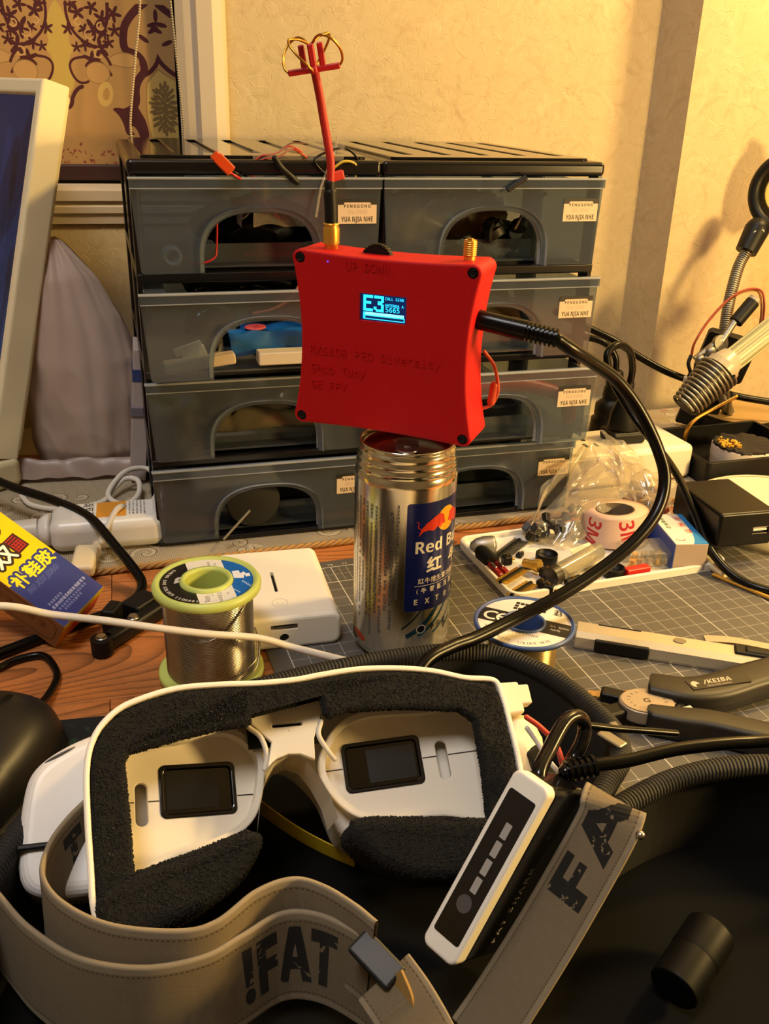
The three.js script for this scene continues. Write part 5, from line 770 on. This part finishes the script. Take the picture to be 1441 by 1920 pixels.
{
  const t = thing('white_dish', 'round white plastic dish turned over under the black charger', 'dish', [292, 1.2, -638], [0, 0, 0]);
  mesh('bowl', lathe([[0.1, 13], [52, 13], [60, 12], [63, 9], [64, 4], [63, 0], [61, 0], [61, 8], [56, 10.6], [0.1, 11]], 80), std(0xcfc6b2, 0.45), t); mesh('ridge', tr(torus(56, 0.8, 6, 80), [0, 13.2, 0]), std(0xbfb59e, 0.45), t);
}
{
  const t = thing('usb_charger', 'black wall charger with one port resting on the white dish', 'charger', [233, 15, -590], [0, 14, 0]);
  let b = new Brush(rb(42, 25, 58, 2.5, 3)); b.updateMatrixWorld(); const c = new Brush(bx(5, 17, -4, 1.4, 26, 32, 0)); c.updateMatrixWorld(); const ev = new Evaluator(); ev.attributes = ['position', 'normal', 'uv'];
  const m = mesh('housing', ev.evaluate(b, c, SUBTRACTION).geometry.translate(0, 12.8, 0), std(0x090808, 0.34, { specularIntensity: 0.5 }), t);
  mesh('port_shell', [bx(5.4, 16.6, 13.6, 14, 26.4, 28.6, 0), bx(5.4, 16.6, 9, 9.4, 26.4, 28.6, 0)], M.steel, t); mesh('port_tongue', bx(6, 16, 11.2, 12.6, 26, 28.4, 0), M.white, t);
}
{
  const t = thing('power_strip', 'white power strip with a black plug at the back right', 'power strip', [182, 2.5, -720], [0, 20, 0]);
  mesh('housing', rb(126, 29, 56, 5, 4).translate(0, 14.6, 0), std(0xd8d0be, 0.4), t);
  for (const x of [-26, 22]) mesh('socket', [tr(rb(3, 0.6, 8, 0.2), [x, 29, 6]), tr(rb(3, 0.6, 8, 0.2), [x + 9, 29, 6]), tr(cy(2, 2, 0.6, 14), [x + 4.5, 29, -6])], M.black, t);
  mesh('switch', tr(rb(10, 3, 14, 1), [-48, 29.4, 0]), std(0x8a2018, 0.4), t);
}
{
  const t = thing('mains_plug', 'black mains plug in the white power strip', 'plug', [192, 31.4, -722], [0, 16, 0]);
  mesh('body', [tr(rb(30, 10, 24, 3, 3), [0, 5.1, 0]), tr(lathe([[0.1, 0], [13, 0], [13.4, 4], [12, 16], [8, 26], [6, 30], [0.1, 30]], 24), [0, 8, 0], [0, 0, 0], [1, 1, 0.8])], M.black, t);
  mesh('strain_relief', (() => { const o = []; for (let i = 0; i < 4; i++) o.push(tr(cy(5.2 - i * 0.5, 5.6 - i * 0.5, 2.4, 16), [-1 + i * 0.4, 38 + i * 3.2, 0])); return o; })(), M.rubber, t);
}
solo('plug_cable', 'black cable from the mains plug curving past the charger to the right edge', 'cable', [tube([[192, 76, -722], [192, 92, -719], [186, 108, -713], [175, 114, -706], [166, 108, -699], [170, 92, -692], [181, 74, -682], [192, 60, -668], [202, 50, -648], [207, 43, -615], [211, 31, -583], [216, 16, -556], [228, 6.4, -535], [248, 4.4, -520], [290, 4, -512]], 2.9, 170, 10)], M.cable);
{
  const t = thing('stacked_plug', 'stepped black plug standing by the wall beside the drawers', 'plug', [205, 2.6, -822], [0, 0, 0]);
  mesh('body', lathe([[0.1, 0], [17, 0], [17.4, 3], [17, 14], [14, 17], [15, 19], [14.5, 28], [10, 32], [8.5, 34], [9.4, 36], [8.4, 44], [7.2, 46], [8, 48], [7, 58], [5, 60], [0.1, 60]], 32), M.black, t); mesh('cord', tube([[0, 58, 0], [-2, 72, -2], [-14, 84, -4], [-40, 88, -6], [-80, 84, -4]], 3, 30, 10), M.cable, t);
}
solo('wall_cable', 'black cable sagging along the wall behind the soldering stand', 'cable', [tube([[150, 108, -850], [182, 94, -845], [204, 85, -841], [229, 71, -836], [253, 60, -831], [278, 52, -828], [310, 43, -822], [347, 38, -818], [400, 34, -812]], 3.3, 90, 12)], M.cable);
solo('receiver_cable', 'long black cable looping from the red box down to the goggles', 'cable', [(() => {
  const o = [tube([[80, 181, -441], [89, 175, -444], [101, 167, -452], [116, 156, -460], [130, 140, -463], [142, 120, -461], [146.5, 105, -455], [142, 91, -445], [129, 79, -433], [109, 68, -420], [86, 60, -405], [64, 54, -393], [44, 52, -378], [32, 53, -368], [20, 52, -356], [12, 42, -342], [8, 28, -328]], 3.3, 160, 12)];
  const a = V(43, 186.6, -453.6), b = V(80, 181.6, -440), d = b.clone().sub(a), at = (k) => a.clone().addScaledVector(d, k).toArray();
  o.push(bar(at(0), at(0.42), 4.9, 24), bar(at(0.4), at(0.62), 4.9, 24, 5.1)); for (let i = 0; i < 6; i++) o.push(bar(at(0.40 + i * 0.036), at(0.42 + i * 0.036), 5.15, 20)); o.push(bar(at(0.6), at(1), 3.7, 20)); for (let i = 0; i < 7; i++) o.push(bar(at(0.64 + i * 0.055), at(0.666 + i * 0.055), 5.2 - i * 0.08, 20)); return merge(o);
})()], M.cable);
// ---------------------------------------------------------------- soldering corner
{
  const t = thing('iron_stand_base', 'black open stand base tray holding the flux tin', 'stand', [290, 2.4, -752], [0, 18, 0]);
  const o = rrect(-48, 60, -42, 44, 4), w = rrect(-48, 60, -42, 44, 4); w.holes.push(new THREE.Path(rrect(-45, 57, -39, 41, 3).getPoints(6)));
  mesh('floor', ext(o, 2, 0.4).rotateX(-PI / 2), M.black, t); mesh('wall', ext(w, 20, 0.5).rotateX(-PI / 2), M.black, t);
}
{
  const t = thing('flux_tin', 'round white tin with black crust and gold granules', 'tin', [300, 4.6, -742]);
  mesh('tin', lathe([[0.1, 0.2], [24, 0.2], [25, 2], [25, 8], [25.6, 9], [25.4, 18], [24, 18.4], [0.1, 17]], 56), std(0xcfc0b0, 0.5), t);
  mesh('crust', crumple(tr(new THREE.CylinderGeometry(24, 24.5, 4, 48, 4), [0, 18.6, 0]), 3, 0.35, 2), std(0x1c140e, 0.8), t);
  seed = 61; const gr = []; for (let i = 0; i < 60; i++) gr.push(tr(new THREE.IcosahedronGeometry(rr(0.8, 1.9), 0), [-15 + rr(-8, 8), 21 + rr(0, 2.4), 4 + rr(-8, 12)])); const gm = mesh('granules', gr, M.gold, t); gm.userData.kind = 'stuff';
}
{
  const t = thing('round_stand', 'low round black stand with a tan top by the wall', 'stand', [332, 2.4, -850]);
  mesh('side', lathe([[0.1, 0], [37, 0], [37.6, 1], [37.6, 15], [37, 16]], 64), M.black, t); mesh('top_disc', tr(cy(36.6, 36.6, 1, 64), [0, 16, 0]), std(0xa88a5a, 0.6), t);
}
{ // soldering iron in its coil holder
  const a = V(250, 50, -757), b = V(279, 79, -770), c = V(352, 132, -800), ax = b.clone().sub(a).normalize();
  const t = thing('iron_holder', 'steel spring holder for the soldering iron', 'holder');
  const s = ax.clone().cross(V(0, 1, 0)).normalize(), u = s.clone().cross(ax), p = [];
  for (let i = 0; i <= 460; i++) { const k = i / 460, an = k * 11 * 2 * PI, r = 11.5 + 5.5 * k; p.push(a.clone().lerp(b, k).addScaledVector(s, Math.cos(an) * r).addScaledVector(u, Math.sin(an) * r)); }
  mesh('coil', new THREE.TubeGeometry(new THREE.CatmullRomCurve3(p), 1100, 1.35, 7), M.dullSteel, t);
  mesh('inner_sleeve', bar(a.toArray(), b.toArray(), 8, 24, 11), std(0x5a5348, 0.4, { metalness: 0.7 }), t);
  mesh('support_wire', tube([[290, 62, -752], [272, 50, -752], [258, 42, -748], [252, 30, -747], [254, 5, -752]], 1.8, 50, 8), M.brass, t);
  const q = thing('soldering_iron', 'soldering iron with a ribbed pale handle in the coil holder', 'soldering iron');
  mesh('guard_collar', [bar(b.toArray(), b.clone().addScaledVector(ax, 6).toArray(), 15, 28, 14.5), bar(b.clone().addScaledVector(ax, 5).toArray(), b.clone().addScaledVector(ax, 16).toArray(), 14, 28, 10)], std(0xb8ae98, 0.3, { transmission: 0.2, thickness: 0 }), q);
  mesh('handle', (() => { const d = c.clone().sub(b).normalize(), h0 = b.clone().addScaledVector(d, 10), o = [bar(h0.toArray(), c.toArray(), 8.4, 24, 9.4)]; const s2 = d.clone().cross(V(0, 1, 0)).normalize(), u2 = s2.clone().cross(d); for (let i = 0; i < 10; i++) { const an = i * PI / 5, off = s2.clone().multiplyScalar(Math.cos(an) * 9).addScaledVector(u2, Math.sin(an) * 9); o.push(bar(h0.clone().add(off).toArray(), c.clone().add(off).toArray(), 1.5, 8)); } return o; })(), std(0xa9a684, 0.3), q);
  mesh('tip_shaft', bar(b.toArray(), a.toArray(), 3, 16, 1.6), M.dullSteel, q);
}
{ // helping-hand with fan, clip and gooseneck magnifier
  const t = thing('cooling_fan', 'small black fan with a round hub standing by the wall', 'fan', [298, 62, -826], [12, -16, -12]);
  const f = rrect(-22, 22, -16, 26, 4); f.holes.push(new THREE.Path(new THREE.Path().absarc(0, 5, 18, 0, 7).getPoints(40))); mesh('frame', ext(f, 10, 1).translate(0, 12, -5), M.black, t);
  mesh('hub', tr(cy(8, 8, 7, 28), [0, 17, 1], [90, 0, 0]), std(0x9a8458, 0.4), t); for (let i = 0; i < 7; i++) mesh('blade', tr(tr(rb(11, 5, 1, 0.3), [12.5, 0, 0], [35, 0, 0]), [0, 17, 0], [0, 0, i * 51.4]), M.black, t); mesh('foot', tr(rb(34, 60, 8, 1.5), [0, -32, -6]), M.black, t);
  const k = thing('alligator_clip', 'steel alligator clip with a black sleeve on the helping hand', 'clip');
  mesh('jaw', [bar([262, 84, -786], [286, 101, -794], 2.6, 10, 3.6), bar([264, 80, -784], [284, 94, -791], 2, 10, 3), tr(new THREE.SphereGeometry(5.5, 16, 12), [275, 90, -788]), tr(new THREE.SphereGeometry(4.5, 16, 12), [266, 84, -784]), tr(cy(7, 7, 4, 20), [283, 97, -791], [70, 20, 0])], M.dullSteel, k);
  mesh('rod', bar([284, 98, -792], [299, 120, -802], 3, 12), M.dullSteel, k); mesh('sleeve', bar([296, 114, -799], [310, 130, -806], 6, 18), M.rubber, k); mesh('sleeve_end', bar([309, 129, -805.6], [312, 132.4, -807], 5.4, 18), std(0x9a8f80, 0.4), k); mesh('arm', tube([[275, 88, -788], [290, 70, -800], [310, 40, -822], [320, 18, -836]], 2.6, 30, 10), M.dullSteel, k);
  const w = thing('fan_wire', 'red and yellow twin wire looping above the fan to a white plug', 'wire');
  mesh('red_strand', tube([[264, 82, -803], [266, 93, -806], [276, 110, -812], [290, 126, -818], [303, 135, -822], [315, 138, -824], [323, 135, -822], [325, 120, -816], [323, 99, -812], [314, 88, -814]], 0.95, 90, 7), std(0x8a2c14, 0.5), w); mesh('yellow_strand', tube([[265, 82, -804.6], [267, 93.6, -807.4], [277.4, 110, -813.6], [291, 125, -819.6], [303.6, 133.4, -823.6], [315, 136.4, -825.4], [321.4, 133.6, -823.4], [323.4, 119, -817.4], [321.6, 99, -813.4], [313, 88, -815.4]], 0.95, 90, 7), std(0xa05a1c, 0.5), w);
  mesh('dark_lead', tube([[264, 82, -803.6], [262, 76, -801], [264, 69, -798], [263, 66, -797]], 1.7, 20, 8), M.black, w); mesh('white_plug', tr(rb(8, 15, 7, 1.2), [263, 58, -796]), std(0xcabfae, 0.4), w);
  const g = thing('gooseneck_magnifier', 'magnifier with black rim and lit lens on a steel gooseneck', 'magnifier');
  const gp = [[322, 18, -846], [304, 44, -822], [300, 67, -824], [301, 89, -834], [304.5, 120, -847], [312, 150, -860], [320, 165, -866]], gc = curve(gp), o = []; for (let i = 0; i < 90; i++) { const p = gc.getPointAt(i / 90), T = gc.getTangentAt(i / 90); o.push(new THREE.TorusGeometry(4.2, 1.1, 6, 16).applyQuaternion(new THREE.Quaternion().setFromUnitVectors(V(0, 0, 1), T)).translate(p.x, p.y, p.z)); } o.push(new THREE.TubeGeometry(gc, 60, 4, 10));
  mesh('gooseneck', o, M.dullSteel, g);
  mesh('joint', [bar([318, 163, -865], [327, 182, -872], 9.5, 24, 11), tr(new THREE.SphereGeometry(10.5, 24, 16), [327, 182, -872])], M.black, g); for (const s of [-3, 3]) mesh('rivet', tr(cy(1.6, 1.6, 2, 12), [325 + s, 181 + s * 0.2, -862], [90, 0, 0]), M.steel, g);
  const L = new THREE.Group(); L.name = 'lens_head'; L.position.set(352, 214, -878); L.rotation.set(R(-12), R(-38), R(-18)); g.add(L);
  mesh('rim', new THREE.TorusGeometry(31, 5.5, 12, 60), M.black, L); mesh('lens', tr(lathe([[0.1, -3], [16, -2.2], [28, 0], [16, 2.2], [0.1, 3]], 48), [0, 0, 0], [90, 0, 0]), std(0xfff6c0, 0.05, { transmission: 1, thickness: 1, ior: 1.5 }), L); mesh('hinge_pad', tr(rb(24, 12, 10, 3), [-10, 33, 0]), std(0x3a1810, 0.5), L);
}
// ---------------------------------------------------------------- knife handle, pliers, bits on the mat
{
  const t = thing('utility_knife', 'silver metal knife handle with a black grip insert on the mat', 'knife', [112, 1.2, -462], [0, -14.5, 0]);
  const prof = [[-10, 0.4], [10, 0.4], [10.4, 2], [8.4, 7.4], [5.4, 9], [-5, 9], [-9, 7], [-10.4, 2]];
  mesh('body', ext(shape(prof), 168, 0.6).rotateY(PI / 2), std(0xcdc6b8, 0.35, { metalness: 0.75 }), t);
  mesh('grip_insert', [tr(rb(30, 7, 3, 1), [26, 4.6, 10.2])], M.rubber, t); mesh('groove', tr(rb(24, 0.6, 0.8, 0.2), [24, 9.1, -5]), M.black, t);
  mesh('pin', tr(cy(2.6, 2.6, 0.8, 20), [57, 9.1, -1], [0, 0, 0], [1.4, 1, 1]), M.dullSteel, t); mesh('slider', [tr(rb(50, 4, 7, 2), [116, 9.4, -1], [0, 0, 0]), tr(rb(20, 2.6, 9, 1.2), [96, 9.2, -1])], M.black, t);
}
{
  const t = thing('pliers', 'black handled cutting pliers with a round riveted joint', 'pliers', [134, 1.2, -388], [0, 0, 0]);
  const steel = std(0xa89a88, 0.4, { metalness: 0.6 });
  mesh('joint', [tr(lathe([[0.1, 4], [13, 4], [13.4, 5], [13.4, 10.4], [12.6, 11.2], [0.1, 11.4]], 48), [0, 0, 0], [0, 0, 0], [1.05, 1, 0.82]), tr(lathe([[0.1, 3.4], [8.6, 3.4], [9, 4.4], [9, 10], [0.1, 10.6]], 36), [11, 0, -6])], steel, t);
  const pc = canvas(256, 256, (g, w) => { g.fillStyle = '#a89a88'; g.fillRect(0, 0, w, w); g.fillStyle = '#4a3f34'; g.font = 'bold 24px sans-serif'; [...'CUT PLIERS JAPAN'].forEach((c, i) => { g.save(); g.translate(128, 128); g.rotate(i * 0.36 + 2.6); g.fillText(c, -8, -84); g.restore(); }); g.font = 'bold 60px sans-serif'; g.fillText('G', 104, 150); });
  mesh('stamped_face', faceUV(tr(cy(12.2, 12.2, 0.2, 48), [0, 11.5, 0], [0, 0, 0], [1.05, 1, 0.82]), 'xz', [-12.8, 12.8, 10, -10]), std(0xffffff, 0.4, { map: tex(pc), metalness: 0.5 }), t);
  const handle = (pts, w0) => { const c = curve(pts), n = 40, o = []; return grid(n, 20, (u, v) => { const p = c.getPoint(u), T = c.getTangent(u), s = V(-T.z, 0, T.x).normalize(), a = v * 2 * PI, ww = (w0 + 4 * Math.sin(u * 2.4)) * (u < 0.02 || u > 0.99 ? 0.6 : 1), sx = Math.sign(Math.cos(a)) * Math.pow(Math.abs(Math.cos(a)), 0.5), sy = Math.sign(Math.sin(a)) * Math.pow(Math.abs(Math.sin(a)), 0.5); return [p.x + s.x * sx * ww / 2, p.y + sy * 7, p.z + s.z * sx * ww / 2]; }); };
  const hm = std(0x17130f, 0.5);
  mesh('handle', handle([[4, 8, -14], [10, 8.4, -12], [22, 8.6, -9], [38, 8.6, -12], [62, 8.4, -24], [100, 8, -40], [140, 8, -52]], 17), hm, t);
  mesh('handle', handle([[-2, 6.8, 9], [12, 6.8, 12], [26, 7, 14], [44, 7, 20], [70, 7, 30]], 11), hm, t);
  mesh('jaw', [tr(rb(20, 6, 9, 1.5), [-16, 6.5, 4], [0, 24, 0]), tr(rb(16, 6, 8, 1.5), [-13, 6.5, -9], [0, -20, 0])], M.black, t);
  mesh('spring', tube([[10, 8, 8], [14, 9, 4], [17, 8, 0]], 2.6, 16, 8), M.black, t);
  const kc = canvas(512, 128, (g, w, h) => { g.fillStyle = '#17130f'; g.fillRect(0, 0, w, h); g.fillStyle = '#b9ab98'; g.beginPath(); g.ellipse(52, 60, 34, 40, 0, 0, 7); g.fill(); g.fillStyle = '#17130f'; g.beginPath(); g.ellipse(70, 86, 22, 26, 0.4, 0, 7); g.fill(); g.fillStyle = '#b9ab98'; g.font = 'italic bold 74px sans-serif'; g.fillText('/KEIBA', 120, 76); g.font = '24px sans-serif'; g.fillText('FIELD STEEL WORKS', 130, 112, 250); });
  mesh('handle_print', faceUV(bx(-17, 17, -0.1, 0.1, -4, 4, 0), 'xz', [-17, 17, 4, -4]).rotateY(R(16)).translate(39, 15.8, -12.4), std(0xffffff, 0.5, { map: tex(kc) }), t);
  const jc = canvas(128, 96, (g, w, h) => { g.fillStyle = '#cfc5b4'; g.fillRect(0, 0, w, h); g.fillStyle = '#2a241e'; g.font = 'bold 30px monospace'; g.fillText('JAPAN', 16, 44); g.fillText('6N-125', 10, 78, 108); });
  mesh('paper_tag', faceUV(bx(-6, 6, -0.1, 0.15, -4.4, 4.4, 0), 'xz', [-6, 6, 4.4, -4.4]).rotateY(R(22)).translate(16, 12.4, 11), std(0xffffff, 0.7, { map: tex(jc) }), t);
}
solo('sponge_strip', 'frayed tan strip lying on the mat beside the pliers', 'strip', [crumple(tr(new THREE.BoxGeometry(26, 2.4, 5, 26, 3, 5), [0, 1.4, 0]), 1.2, 0.4, 3)], std(0xa07a3c, 0.9), [122, 1.3, -406], [0, 4, 0]);
solo('clear_film_scrap', 'crumpled scrap of clear film in front of the pliers', 'film', [peak([[182, 2.9, -376], [226, 2.9, -386], [230, 2.9, -352], [190, 2.9, -350]], 30, 24, 2.4, 31)], filmB);
solo('tape_scrap', 'strip of clear tape lying behind the knife handle', 'tape', [band([[188, 2, -466], [205, 2.4, -464], [230, 2.2, -456]], [0.2, 0.1, 1], 8, 0.3, 30)], std(0xe8dcc0, 0.3, { transmission: 0.6, thickness: 0 }));
// ---------------------------------------------------------------- loose wires and bag on the left cabinet, and what shows in the drawers
function cabThing(name, label, cat, group) { const t = thing(name, label, cat, onCab(0, 0, 0), [0, CR, 0], group); return t; }
{
  const t = cabThing('battery_lead', 'orange connector with red and black wires hanging over the top drawer', 'connector');
  mesh('connector', [tr(rb(11.5, 6.5, 5, 0.9), [54, 243.4, 7], [0, 0, -44]), tr(rb(4, 5.2, 4, 0.6), [49.4, 247.6, 7.4], [0, 0, -44])], std(0xd0450c, 0.35, { transmission: 0.15, thickness: 0 }), t);
  mesh('black_wire', tube([[58, 240, 6], [63, 237.4, 4], [68, 236, -6], [74, 226, -14]], 0.8, 24, 7), M.cable, t); mesh('red_wire', tube([[57, 239, 6.6], [62, 236, 5], [68, 232, -4], [80, 220, -12], [90, 210, -20]], 0.8, 24, 7), M.red, t);
}
{
  const t = cabThing('red_wire_pair', 'thin red wires with bare ends arching over the top drawer', 'wire');
  for (const d of [0, 1.6]) mesh('strand', tube([[72 + d, 226, -6], [71 + d, 240, -3], [76 + d, 247 - d, -2], [86 + d, 249 - d, -2], [94 + d, 253 - d, -2], [101 + d * 2, 250 - d * 2, -2]], 0.6, 40, 6), std(0xb8452c, 0.4), t);
  mesh('bare_end', tube([[88, 250.4, -2], [95, 254.6, -2], [103, 254.4, -3]], 0.4, 20, 6), std(0x6a4030, 0.4), t);
}
solo('heat_shrink_piece', 'short black heat-shrink tube sticking out of the top drawer', 'tube', [tube([[84, 246.5, 4], [88, 241, 4], [94, 236, 4], [97, 233.5, 3]], 1.9, 20, 8)], M.black, onCab(0, 0, 0), [0, CR, 0]);
{
  const t = cabThing('small_film_bag', 'small clear bag crumpled on the top of the left cabinet', 'plastic bag');
  mesh('film', grid(40, 40, (u, v) => { const q = Math.abs(noise.noise(u * 2.4, v * 2.4, 2)); return [72 + u * 50 + 6 * v * u, 206 + v * (44 + 6 * u) + 4 * q, -8 + 6 * v + 5 * noise.noise(u * 2, v * 2, 7)]; }), filmB, t); mesh('fold', tube([[108, 214, 6], [112, 232, 4], [120, 248, 0], [124, 258, -6]], 0.8, 30, 6), filmB, t);
}
{
  const t = cabThing('motor_leads', 'black and yellow wires curling above the drawer behind the antenna', 'wire');
  mesh('black_wire', tube([[130, 237, -2], [118, 236, 2], [108, 245, 2], [116, 250, 0], [128, 252, -3], [136, 246, -4], [138, 236, -4]], 0.75, 60, 7), M.cable, t); mesh('yellow_wire', tube([[118, 240, 2], [126, 245, 2], [134, 243, 0], [134, 235, -2]], 0.8, 30, 7), std(0xa89428, 0.4), t); mesh('red_plug', [tr(rb(9, 5.5, 5, 1), [121, 237, 4], [0, 0, 14])], std(0xb82a20, 0.4), t);
}
// inside the drawers (cabinet coordinates: x along, y up, z towards the viewer)
const D1 = 183.8, D2 = 123.8, D3 = 64.8, D4 = 6.4;
const inCab = (name, label, cat, geo, mat, [x, y, z], rot = [0, 0, 0]) => { const p = onCab(x, y, z); return solo(name, label, cat, geo, mat, p, [rot[0], CR + rot[1], rot[2]]); };
inCab('white_tube_ring', 'white tube end in the top left drawer corner', 'tube', [tr(lathe([[3, -6], [5.6, -6], [6, -5], [6, 6], [3.2, 6], [3, -6]], 28), [0, 0, 0], [90, 0, 0])], std(0xc9c2b6, 0.5), [22, D1 + 6.6, -8]);
inCab('paper_curl', 'curled white paper strip in the top left drawer', 'paper', [grid(24, 6, (u, v) => { const a = u * 3.4 - 0.6; return [8 * Math.cos(a) + 14 * u, 8 * Math.sin(a) - 12 * u + 6, (v - 0.5) * 20]; })], std(0xb5aaa0, 0.7, { side: THREE.DoubleSide }), [58, D1 + 26, -14]);
inCab('thin_red_wire', 'thin red wire standing in the top left drawer', 'wire', [tube([[0, 22, 0], [-1, 8, 0], [-3, 1, 1], [-14, -2, 2], [-24, 2, 0]], 0.7, 40, 6)], M.red, [50, D1 + 4, -6]);
inCab('dark_bundle', 'dark bundle of parts filling the top left drawer', 'parts', [crumple(tr(new THREE.SphereGeometry(1, 32, 20), [0, 0, 0], [0, 0, 0], [46, 14, 50]), 9, 0.09, 5)], std(0x191313, 0.55), [88, D1 + 15, -90]);
inCab('red_stick', 'thin red handled stick lying in the top left drawer', 'stick', [bar([-24, 0, 0], [30, 0, 0], 1.6, 10)], M.red, [92, D1 + 3, -30]);
inCab('black_reel', 'black reel of parts in the second left drawer', 'reel', [tr(lathe([[4, -8], [15, -8], [16, -6.5], [15, -5.4], [9, -5], [9, 5], [15, 5.4], [16, 6.5], [15, 8], [4, 8]], 40), [0, 0, 0], [90, 0, 0])], M.blackGloss, [44, D2 + 22, -6], [0, 20, 0]);
inCab('white_card_strip', 'bright white card edge in the second left drawer', 'card', [tr(rb(17, 5, 2, 0.4), [0, 12.5, 0]), tr(rb(15, 12, 8, 0.6), [2, 5, -3])], std(0xc8bfae, 0.5), [31, D2 + 2, 10], [0, 0, 18]);
inCab('foam_stick', 'pale foam stick at the bottom of the second left drawer', 'foam', [rb(44, 7, 9, 1.5)], std(0xb7a588, 0.6), [33, D2 + 6, 14], [0, 4, 5]);
inCab('blue_packet', 'blue packet with a red oval seen through the second left drawer', 'packet', [crumple(tr(new THREE.BoxGeometry(62, 16, 30, 20, 6, 10), [0, 0, 0]), 3, 0.08, 4)], std(0x14538f, 0.35), [84, D2 + 14, -10]);
inCab('red_oval_label', 'red oval label on the blue packet', 'label', [tr(new THREE.SphereGeometry(1, 24, 12), [0, 0, 0], [0, 0, 0], [7, 1.2, 4])], std(0xa83a3c, 0.5), [70, D2 + 23, 0], [14, 0, 0]);
inCab('white_foam_block', 'white foam block lying before the blue packet', 'foam', [rb(38, 8, 12, 1)], std(0xc4b8a2, 0.6), [88, D2 + 6.8, 12]);
inCab('orange_wire', 'orange wire rising out of the second left drawer', 'wire', [tube([[0, 0, 0], [12, 2, 0], [24, 8, -2], [32, 18, -6]], 0.9, 30, 7)], std(0xa8542c, 0.5), [68, D2 + 33, 6]);
inCab('cable_bundle', 'black cable bundle above the second left drawer', 'cable', [(() => { const o = []; seed = 71; for (let i = 0; i < 7; i++) o.push(tube([[rr(-40, -30), rr(-3, 3), rr(-20, 0)], [rr(-16, -6), rr(-6, 9), rr(-30, 0)], [rr(6, 18), rr(-6, 9), rr(-30, 0)], [rr(30, 44), rr(-4, 4), rr(-20, 0)]], rr(2, 4), 40, 8)); return merge(o); })()], M.cable, [72, D2 + 40, -30]);
inCab('film_packet', 'glossy film packet in the third left drawer', 'packet', [peak([[-40, 0, 8], [40, 0, 8], [40, 20, -20], [-40, 20, -20]], 40, 24, 6, 41)], std(0x6c6450, 0.15, { transmission: 0.4, thickness: 0, side: THREE.DoubleSide }), [80, D3 + 8, -18]);
inCab('dark_packet', 'dark folded packet in the third left drawer', 'packet', [crumple(tr(new THREE.BoxGeometry(110, 24, 60, 22, 6, 12)), 5, 0.06, 9)], std(0x1a1815, 0.4), [76, D3 + 19, -70]);
inCab('round_black_fan', 'round black fan in the bottom left drawer opening', 'fan', [tr(lathe([[0.1, -3], [6, -3], [6.6, -2], [6.6, 0], [15, 0], [18.6, 0.4], [19, 2], [18, 4], [0.1, 4]], 48), [0, 0, 0], [78, 0, 0])], std(0x060606, 0.6), [66, D4 + 18, -12]);
inCab('grey_lead', 'thin grey lead sticking out of the bottom left drawer', 'wire', [bar([0, 0, 0], [-20, -14, 12], 0.9, 8)], std(0x6a6250, 0.5), [62, D4 + 16, 3]);
inCab('dark_tool_pouch', 'dark pouch in the bottom left drawer', 'pouch', [crumple(tr(new THREE.BoxGeometry(120, 26, 70, 22, 6, 12)), 4, 0.06, 15)], std(0x121110, 0.5), [74, D4 + 18, -70]);
// right cabinet
inCab('beige_film_bag', 'beige film bag lit through the top right drawer', 'plastic bag', [crumple(tr(new THREE.BoxGeometry(96, 30, 40, 24, 8, 10)), 7, 0.07, 19)], std(0x8a7040, 0.35, { transmission: 0.3, thickness: 0 }), [206, D1 + 20, -70]);
inCab('black_gear_heap', 'heap of jagged black parts in the top right drawer', 'parts', [(() => { const o = []; seed = 81; for (let i = 0; i < 16; i++) o.push(tr(new THREE.CylinderGeometry(rr(4, 8), rr(4, 8), rr(3, 6), 11), [rr(-22, 18), rr(0, 14) - 4, rr(-16, 10)], [rr(0, 180), rr(0, 180), 0])); return merge(o); })()], std(0x15120c, 0.5), [246, D1 + 9, -30]);
inCab('dark_stub', 'short dark stub lying under the right cabinet lid', 'tube', [bar([-6, -4, 0], [6, 4, 0], 1.8, 12)], M.black, [238, D1 + 49, 5]);
inCab('curved_lead', 'curved dark lead in the top right drawer', 'wire', [tube([[0, 0, 0], [8, 14, 0], [20, 22, 0]], 1, 24, 7)], std(0x3a2e1c, 0.5), [244, D1 + 20, -6]);
inCab('grey_folded_sheet', 'grey folded sheet in the second right drawer', 'sheet', [peak([[-50, 0, 10], [40, 0, 10], [40, 26, -30], [-50, 26, -30]], 36, 24, 5, 51)], std(0x8f7c54, 0.5, { side: THREE.DoubleSide }), [224, D2 + 8, -24]);
inCab('red_handled_tool', 'red handled tool in the third right drawer', 'tool', [tube([[-46, 8, 0], [-20, 12, 2], [4, 8, 4], [22, 0, 6], [26, -14, 6]], 5, 50, 12)], std(0xb81f26, 0.4), [262, D3 + 26, 8]);
inCab('dark_box_part', 'dark part under the red tool in the third right drawer', 'part', [rb(70, 14, 40, 3)], M.black, [226, D3 + 10, -30]);
inCab('grey_packet', 'grey packet in the bottom right drawer', 'packet', [crumple(tr(new THREE.BoxGeometry(110, 26, 60, 22, 6, 12)), 4, 0.06, 25)], std(0x23221d, 0.5), [226, D4 + 18, -70]);
renderer.render(scene, camera);
